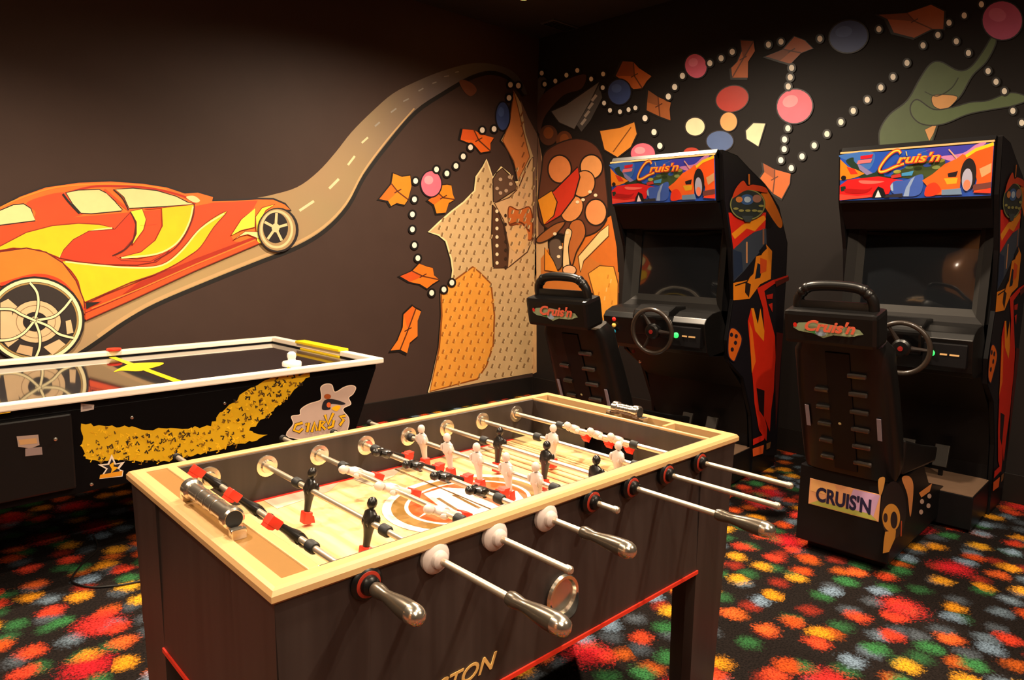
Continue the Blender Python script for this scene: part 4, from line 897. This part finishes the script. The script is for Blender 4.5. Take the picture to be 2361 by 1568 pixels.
def marquee():
    a = Art(MQ, mn, 1880, 520, -175/1880, -150/520, start=.002, rough=.3, step=.0002)   # drawn in an approx 1880 x 520 frame
    a.q = (1890., 530., -150/1890., -150/530.)
    X = lambda l: l
    a.fill([(150, 150), (2040, 150), (2040, 680), (150, 680)], '2450b4')
    a.fill([(150, 150), (600, 150), (560, 330), (420, 300), (300, 230), (200, 200)], '3c6cb8', True)
    a.fill([(1250, 150), (2040, 150), (2040, 200), (1750, 260), (1500, 330), (1350, 280)], '3a3ca8')
    a.fill([(1450, 250), (1700, 230), (1850, 150), (1950, 150), (1700, 290), (1560, 300)], 'c07cb0', True)
    a.fill([(230, 220), (330, 190), (360, 250), (600, 380), (700, 300), (760, 420), (1000, 440), (700, 470), (440, 430), (300, 300)], '20382c', True)
    a.fill([(380, 250), (600, 380), (520, 400), (420, 330)], '8078a8')
    a.fill([(430, 180), (600, 170), (580, 210), (430, 218)], 'c81c30'); a.fill([(400, 228), (590, 218), (570, 260), (380, 268)], 'd87078')
    a.fill([(150, 200), (200, 240), (260, 290), (380, 330), (490, 380), (400, 410), (300, 430), (150, 440)], 'e8801c', False); a.fill([(240, 290), (350, 320), (400, 380), (300, 380)], 'c83420'); a.oval(200, 415, 36, 28, '14181c')
    a.fill([(840, 420), (1000, 350), (1200, 290), (1450, 280), (1500, 330), (1380, 430), (1250, 480), (1000, 450)], '3c4c2c', True)
    for q in [(920, 380, 'a0a040'), (1070, 340, '5c7448'), (1180, 360, '24341c'), (1290, 330, '2c4c9c'), (1400, 360, '7c8c50'), (1450, 290, '8c8c3c')]: a.oval(q[0], q[1], 50, 20, q[2])
    # red car
    a.fill([(150, 500), (260, 440), (420, 430), (680, 420), (900, 460), (1000, 480), (850, 560), (820, 620), (600, 650), (150, 665)], 'd41f22'); a.fill([(420, 455), (600, 465), (760, 480), (620, 500), (460, 490)], 'ee6a60', True)
    a.fill([(150, 600), (400, 630), (600, 620), (580, 650), (150, 672)], 'ea4438'); a.fill([(160, 515), (230, 510), (240, 560), (170, 570)], '143028'); a.fill([(240, 540), (500, 560), (600, 540), (500, 600), (250, 590)], 'a81418', True)
    a.fill([(620, 600), (680, 530), (750, 560), (790, 655), (600, 655)], '14181c'); a.fill([(640, 655), (680, 570), (725, 655)], 'ecdce0')
    a.fill([(840, 420), (960, 400), (980, 440), (850, 450)], 'b83430')
    # blue car
    a.fill([(980, 400), (1130, 380), (1110, 430), (980, 430)], '3f8cc0'); a.fill([(840, 530), (900, 480), (1000, 480), (1060, 470), (1180, 430), (1250, 440), (1240, 600), (1160, 655), (1000, 650), (870, 610)], '3c5cb0', True)
    a.fill([(1010, 655), (1040, 560), (1100, 470), (1150, 440), (1090, 560), (1080, 655)], '88a0c8'); a.fill([(840, 530), (870, 500), (880, 590), (850, 580)], '9cb8cc'); a.fill([(760, 660), (1000, 660), (1000, 620), (800, 630)], '2c2c34')
    # orange cars
    a.fill([(1360, 430), (1500, 330), (1640, 280), (1700, 240), (1780, 260), (1700, 400), (1690, 600), (1480, 650), (1280, 655), (1300, 550), (1240, 490)], 'ec6424'); a.fill([(1540, 430), (1660, 410), (1640, 470), (1550, 470)], '201820'); a.fill([(1500, 480), (1660, 480), (1650, 540), (1540, 545)], 'd8a428')
    a.fill([(1300, 550), (1400, 520), (1470, 600), (1400, 655), (1280, 655)], 'ea3a20', True); a.stroke([(1540, 180), (1640, 280)], 14, 'e0a080'); a.fill([(1480, 600), (1700, 590), (1720, 655), (1480, 655)], '6c88a8')
    a.fill([(1700, 330), (1760, 240), (1900, 190), (2040, 110+40), (2040, 655), (1850, 640), (1880, 520), (1840, 380), (1780, 290)], 'ec5820'); a.stroke([(1740, 265), (1850, 205), (2040, 160)], 34, 'f0c424')
    a.fill([(1900, 400), (2030, 350), (2030, 440), (1930, 490)], 'c89c6c'); a.fill([(1840, 640), (2040, 600), (2040, 655)], 'e83c28'); a.fill([(1840, 560), (2040, 540), (2040, 600), (1840, 620)], '6c3c38')
    a.oval(1780, 450, 90, 165, '1c1c20'); a.oval(1770, 505, 60, 115, 'a8a8c0'); a.oval(1770, 560, 40, 55, 'ec8060')
    return a.build('marquee', ac)
mq = marquee(); tag(mq, 'printed header showing red, blue and orange racing cars under script lettering')
def on_marq(u, v, off): p = Vector(MQ(u, v)); return p+mn*off
ux = Vector((0, -1, 0)); uy = -mx_.normalized()
a = Art(MQ, mn, start=.012, step=.0003, rough=.3); a.q = (1890., 530., -150/1890., -150/530.)
cs = [(965, 185), (930, 150), (860, 165), (770, 235), (700, 325), (705, 368), (780, 362), (900, 322), (1010, 296)]
a.stroke(cs, 40, 'c8281c', True); a.stroke(cs, 24, 'f0a02c', True); a.stroke(cs, 8, 'f8d860', True); a.stroke([(1180, 200), (1330, 165)], 8, 'f0c850', taper=True); a.stroke([(1030, 165), (1045, 215)], 10, 'f0c850')
LBL(a.build('header_lettering', ac), 'sweeping orange capital C')
t = text_mesh("ruis'n", .058, paint('d83a1c'), shear=.3, bold=.0035, xs=1.45, parent=ac, M=basis(on_marq(.405, .27, .015), ux, uy, mn), extrude=.0006); t.name = 'header_lettering'
t = text_mesh("ruis'n", .058, paint('f6a828'), shear=.3, bold=.0008, xs=1.45, parent=ac, M=basis(on_marq(.404, .262, .0165), ux, uy, mn), extrude=.0006); t.name = 'header_lettering'
tag(t, 'orange and yellow script lettering')
# thin light strip on top edge
k = MB(); k.box((-.008, -iw, 1.922), (.004, iw, 1.931), M_tan); k.build('header_trim', ac)
# monitor: recessed bezel and curved tube
k = MB()
zt, zb, dt, db = 1.60, 1.075, .20, .165
def tilt(y, z, off=0.): t_ = (z-zb)/(zt-zb); return Vector((db+(dt-db)*t_+off, y, z))
def frame(mb, y0, y1, z0, z1, iy0, iy1, iz0, iz1, o0, o1, m):
    A = [tilt(y0, z0, o0), tilt(y1, z0, o0), tilt(y1, z1, o0), tilt(y0, z1, o0)]; B = [tilt(iy0, iz0, o1), tilt(iy1, iz0, o1), tilt(iy1, iz1, o1), tilt(iy0, iz1, o1)]
    mb.add(A+B, [(i, 4+i, 4+(i+1) % 4, (i+1) % 4) for i in range(4)], m)
frame(k, -iw, iw, zb, zt, -.29, .29, zb+.04, zt-.03, 0, .03, mat('screen_surround', '1a1817', .7, spec=.2)); frame(k, -.29, .29, zb+.04, zt-.03, -.262, .262, zb+.075, zt-.06, .03, .07, mat('screen_bezel', '2a2826', .6, spec=.3))
k.add([tilt(-iw, zb, .12), tilt(iw, zb, .12), tilt(iw, zt, .12), tilt(-iw, zt, .12)], [(0, 3, 2, 1)], M_black)
k.build('monitor_bezel', ac)
k = MB(); n = 12; vs = []
for j in range(n+1):
    for i in range(n+1):
        u = i/n*2-1; v_ = j/n*2-1; vs.append(tilt(-u*.264, (zb+.075+zt-.06)/2+v_*.198, .073-.016*(1-u*u)*(1-v_*v_*.8)))
k.add(vs, [(j*(n+1)+i, (j+1)*(n+1)+i, (j+1)*(n+1)+i+1, j*(n+1)+i+1) for j in range(n) for i in range(n)], M_screen, True)
LBL(k.build('screen', ac), 'dark switched-off monitor screen')
# dashboard
k = MB()
dash = [(.16, 1.085), (.06, 1.075), (-.005, 1.05), (-.03, 1.02), (-.005, .93), (.02, .86), (.05, .835), (.22, .82), (.30, .9)]
k.prism(dash, 'y', -iw, iw, M_blackG, bev=.004)
hump = [(.15, 1.10), (.03, 1.105), (-.045, 1.075), (-.06, 1.04), (-.03, .93), (.1, .90)]
k.prism(hump, 'y', -.125, .11, M_blackG, bev=.012)
ds = k.build('dashboard', ac)
k = MB(); k.box((-.034, -.315, .885), (.01, -.132, 1.0), M_black, RY(.0), bev=.006); k.build('start_panel', ac)
k = MB(); k.box((-.037, -.285, .943), (-.033, -.245, .951), M_tan); k.box((-.037, -.235, .943), (-.033, -.205, .951), M_tan); k.build('panel_print', ac)
M_green = mat('green_button_glow', '30d060', .4, emit=1.6)
k = MB(); k.lathe([(.016, 0), (.016, .006), (.010, .010), (0, .011)], M_green, TR(-.033, -.168, .948) @ RY(-math.pi/2), n=20); LBL(k.build('start_button', ac), 'lit green round button')
for z_, c_ in ((1.005, 'e02a24'), (.968, 'e8c060'), (.93, '2a9ac0')):
    k = MB(); k.lathe([(.013, 0), (.013, .008), (.006, .012), (0, .012)], mat('button_'+c_, c_, .4), TR(-.022, .255, z_) @ RY(-math.pi/2), n=16); LBL(k.build('view_button', ac), {'e02a24': 'red', 'e8c060': 'yellow', '2a9ac0': 'blue'}[c_]+' round view button')
# steering wheel
WT = TR(-.105, -.055, .965) @ RY(-math.pi/2-.12)
k = MB(); k.tube([(.125*math.cos(t_), .125*math.sin(t_), .0) for t_ in [2*math.pi*i/40 for i in range(40)]], .0125, mat('wheel_rim_vinyl', '2e2620', .35, coat=.4), n=12, closed=True, T=WT)
sw = k.build('steering_wheel', ac)
k = MB()
for an in (90, 210, 330):
    c_, s_ = math.cos(R_(an+180)), math.sin(R_(an+180))
    k.tube([(.03*c_, .03*s_, -.01), (.08*c_, .08*s_, -.006), (.122*c_, .122*s_, 0)], [.014, .009, .008], mat('wheel_spoke', '241c18', .4), n=8, T=WT)
k.build('spoke', sw)
k = MB(); k.lathe([(.044, -.014), (.044, .004), (.034, .012), (0, .014)], M_blackG, WT, n=24); k.lathe([(.012, .0125), (.012, .0160), (0, .0165)], mat('hub_red', '8a1c18', .4), WT, n=18); hb = k.build('hub', sw)
k = MB(); k.lathe([(.022, -.10), (.022, -.01)], M_black, WT, n=16); k.build('steering_column', ac)
# lower front, footwell platform, pedals
k = MB(); lf = prof[7]
k.prism([(.06, .835), (.22, .82), (.50, .60), (side_pt(1736, 1050).x-.01, .24), (side_pt(1736, 1050).x-.01, .03), (side_pt(1736, 1050).x+.03, .03), (.56, .62), (.26, .85)], 'y', -iw, iw, M_black); k.build('lower_front', ac)
k = MB(); k.box((.27, -HWd+.01, .02), (.72, HWd-.01, .195), M_black, bev=.004); k.box((.275, -HWd+.015, .1935), (.72, HWd-.015, .199), M_shelf); fw = k.build('footwell_platform', ac)
for y_ in (-.13, .04):
    k = MB(); k.prism([(.50, .26), (.52, .255), (.56, .37), (.54, .375)], 'y', y_-.035, y_+.035, mat('pedal_metal', '3a3632', .45, .5), bev=.003); k.box((.54, y_-.01, .195), (.56, y_+.01, .32), M_black); k.build('pedal', ac)
k = MB(); k.lathe([(.012, 0), (.012, .004), (0, .006)], mat('coin_light', '7c1c24', .4), TR(.24, .28, .78) @ RY(-math.pi/2), n=14); k.lathe([(.010, 0), (.010, .004), (0, .006)], M_chrome, TR(.29, .26, .71) @ RY(-math.pi/2), n=14); k.build('lock_and_lamp', ac)
# seat pedestal
by0, by1 = -.195, .215
k = MB(); k.prism([(-.54, .05), (.35, .05), (.35, .20), (.05, .28), (-.10, .42), (-.54, .42)], 'y', by0, by1, M_black, bev=.006)
k.box((-.46, by0+.03, .0), (.33, by1-.03, .05), M_blackR); sb = k.build('seat_pedestal', ac)
# licence plate on the rear face
k = MB(); k.box((-.5435, -.145, .235), (-.540, .165, .360), paint('e0a070', .4), bev=.001); pl = k.build('licence_plate', sb)
a = Art(lambda x, y: (-.5435, x, y), (-1, 0, 0), start=.0006, rough=.4)
a.fill([(-.12, .24), (.0, .24), (-.03, .357), (-.142, .357)], 'c49cc0'); a.fill([(.03, .30), (.16, .30), (.16, .357), (.05, .357)], 'e8b070'); a.fill([(-.14, .238), (.16, .238), (.12, .262), (-.11, .262)], 'a8a850')
a.build('plate_print', sb)
t = text_mesh("CRUIS'N", .092, paint('1c1c3c', .4), shear=0., bold=.0034, xs=.72, parent=sb, align='CENTER', M=basis(Vector((-.5455, .01, .262)), (0, -1, 0), (0, 0, 1), (-1, 0, 0)), extrude=.0004); t.name = 'plate_lettering'; tag(t, 'dark capital lettering on the licence plate')
# wheel and fender artwork on the pedestal side (traced on the right-hand machine)
BM = TR(PR[0], PR[1], 0) @ RZ(PR[2]); BMi = BM.inverted()
def ped_pt(x, y): return BMi @ on_plane(x, y, BM @ Vector((0, by0, 0)), BM.to_3x3() @ Vector((0, -1, 0)))
a = Art(lambda x, y: tuple(ped_pt(x, y)), (0, -1, 0), 5.6, 5.6, 2020, 1040, start=.0008, rough=.4)
a.fill([(330, 350), (430, 330), (480, 470), (440, 850), (400, 560)], 'd88c50', True); a.fill([(25, 370), (110, 345), (80, 520), (40, 570)], 'e0a050', True); a.fill([(550, 540), (720, 415), (690, 520), (580, 600)], 'e08c48')
a.oval(220, 760, 165, 370, '141216'); a.oval(190, 860, 115, 180, 'e09a3c'); a.oval(225, 890, 45, 110, '14101c'); a.oval(115, 860, 28, 60, '2c1c20')
a.fill([(110, 1040), (250, 1020), (240, 1120), (160, 1300), (80, 1320), (90, 1180)], 'e09a3c'); a.stroke([(320, 900), (315, 1100)], 14, 'c84c24')
for x_, y_ in [(585, 650), (680, 580), (668, 705), (572, 785)]: a.oval(x_, y_, 26, 32, 'c8a898')
LBL(a.build('wheel_artwork', sb), 'orange wheel and fender printed on the pedestal side')
# seat: reclined bucket shell facing the screen
seat = MB()
ba, bb = Vector((-.555, 0, .42)), Vector((-.80, 0, 1.03))          # rear face, bottom to shoulder
sl = (bb-ba); sn = Vector((-sl.z, 0, sl.x)).normalized()           # outward (towards the player's back)
def SP(u, t_, off=0.): p = ba+sl*t_; return Vector((p.x, u, p.z))+sn*off
rows = [(0, .198, .12), (.06, .205, .15), (.30, .207, .16), (.60, .203, .15), (.80, .198, .14), (.93, .196, .14), (1.0, .17, .12)]
vs = []; per = 16
for t_, hw, dp in rows:
    for i in range(per):
        an = 2*math.pi*(i+.5)/per; cx_, sy_ = math.cos(an), math.sin(an)
        ex = math.copysign(abs(cx_)**.45, cx_); ey = math.copysign(abs(sy_)**.45, sy_)
        vs.append(SP(ex*hw, t_, ey*dp/2-dp/2))
fs = [(j*per+i, j*per+(i+1) % per, (j+1)*per+(i+1) % per, (j+1)*per+i) for j in range(len(rows)-1) for i in range(per)]+[tuple(range(per))[::-1], tuple((len(rows)-1)*per+i for i in range(per))]
bm = bmesh.new(); V = [bm.verts.new(v) for v in vs]
for f in fs: bm.faces.new([V[i] for i in f])
seat.bm(bm, M_blackG, None, True)
st_ = seat.build('seat', ac, sharp=50)
LBL(st_, 'black plastic bucket seat shell')
k = MB(); k.prism([(-.46, .43), (.12, .36), (.17, .40), (.14, .45), (-.30, .50), (-.46, .52)], 'y', -.17, .17, M_blackG, bev=.012); k.prism([(-.44, .44), (.10, .39), (.12, .46), (-.15, .52), (-.44, .60)], 'y', -.20, -.165, M_blackG, bev=.01)
k.prism([(-.44, .44), (.10, .39), (.12, .46), (-.15, .52), (-.44, .60)], 'y', .165, .20, M_blackG, bev=.01); k.build('seat_cushion', st_)
# head rest block
hd = Vector((-.845, 0, 1.12))
k = MB(); k.box((-.06, -.185, -.072), (.07, .185, .072), M_blackG, TR(*hd) @ RY(-.22), bev=.018); hr = k.build('headrest', st_)
nt_ = (RY(-.22).to_3x3() @ Vector((-1, 0, 0))); up_ = (RY(-.22).to_3x3() @ Vector((0, 0, 1)))
lf_ = hd+nt_*.0605
a = Art(lambda x, y: tuple(lf_+Vector((0, -1, 0))*x+up_*y), nt_, start=.001, step=.0003, rough=.4)
a.fill([(-.145, .0), (-.12, .022), (-.05, .03), (.03, .022), (.12, .012), (.135, -.006), (.08, -.022), (.02, -.02), (-.02, -.036), (-.06, -.02), (-.12, -.014)], '8c9c78', False)
a.fill([(-.10, -.006), (-.02, -.004), (-.03, -.03)], '3f8c4c'); a.fill([(.03, -.006), (.125, -.004), (.10, -.018), (.03, -.018)], 'a8b890'); a.oval(-.03, -.014, .022, .014, '9cb0c4'); a.oval(-.135, .012, .008, .010, 'd8281c')
a.build('headrest_badge', st_)
t = text_mesh("Cruis'n", .062, paint('e86a4c', .4), shear=.35, bold=.0022, xs=1.12, parent=st_, align='CENTER', M=basis(lf_+nt_*.006+up_*-.006, (0, -1, 0), up_, nt_), extrude=.0004); t.name = 'headrest_lettering'
# grab handle
hp = [(-.15, -.02), (-.145, .045), (-.11, .085), (-.05, .098), (.05, .098), (.11, .085), (.145, .045), (.15, -.02)]
hb_ = hd+up_*.07+Vector((.01, 0, 0))
k = MB(); sm = smooth_open(hp, 5); k.tube([hb_+Vector((0, x_, 0))+up_*z_ for x_, z_ in sm], .021, M_blackG, n=12)
for x_, z_ in [(-.13, .068), (-.112, .085), (.112, .085), (.13, .068)]: k.sphere(tuple(hb_+Vector((0, x_, 0))+up_*z_), .0235, M_blackG, n=12)
k.prism([(-.16, -.02), (.16, -.02), (.14, .035), (-.14, .035)], 'x', -.015, .02, M_blackG, basis(hb_, Vector((1, 0, 0)), Vector((0, 1, 0)), up_), bev=.004)
k.build('grab_handle', st_)
def SB(mb, u, t_, w_, h_, d_, m, name, bev=.003):      # small block on the rear face
    T = basis(SP(u, t_), sn, Vector((0, 1, 0)), sl.normalized()); mb.box((0, -w_/2, -h_/2), (d_, w_/2, h_/2), m, T, bev=bev)
for j in range(6):
    for u, w_ in ((-.075, .075), (.075, .06)):
        if u > 0 and j == 5: continue
        k = MB(); SB(k, u, .13+.135*j, w_, .018, .016, mat('rib_plastic', '3a3430', .22, coat=.5), '', .005); k.build('vent_rib', st_)
for u, t_ in ((-.15, .42), (.15, .44)):
    k = MB(); SB(k, u, t_, .018, .11, .003, mat('reflector_grey', '8c8490', .3), '', .001); LBL(k.build('reflector_strip', st_), 'pale grey reflector strip')
k = MB(); k.lathe([(.011, 0), (.010, .005), (0, .008)], mat('bolt_head', 'c8c490', .35), basis(SP(.01, .42), Vector((0, 1, 0)), sl.normalized(), sn), n=16); k.build('bolt', st_)
k = MB(); SB(k, 0, .5, .10, .60, .006, M_black, '', .003); k.build('spine_panel', st_)

ac2 = copy_tree(ac); ac2.location = (PR[0], PR[1], 0); ac2.rotation_euler = (0, 0, PR[2])
ac2['label'] = 'black sit-down racing game at the right edge, its pedestal showing a licence plate'
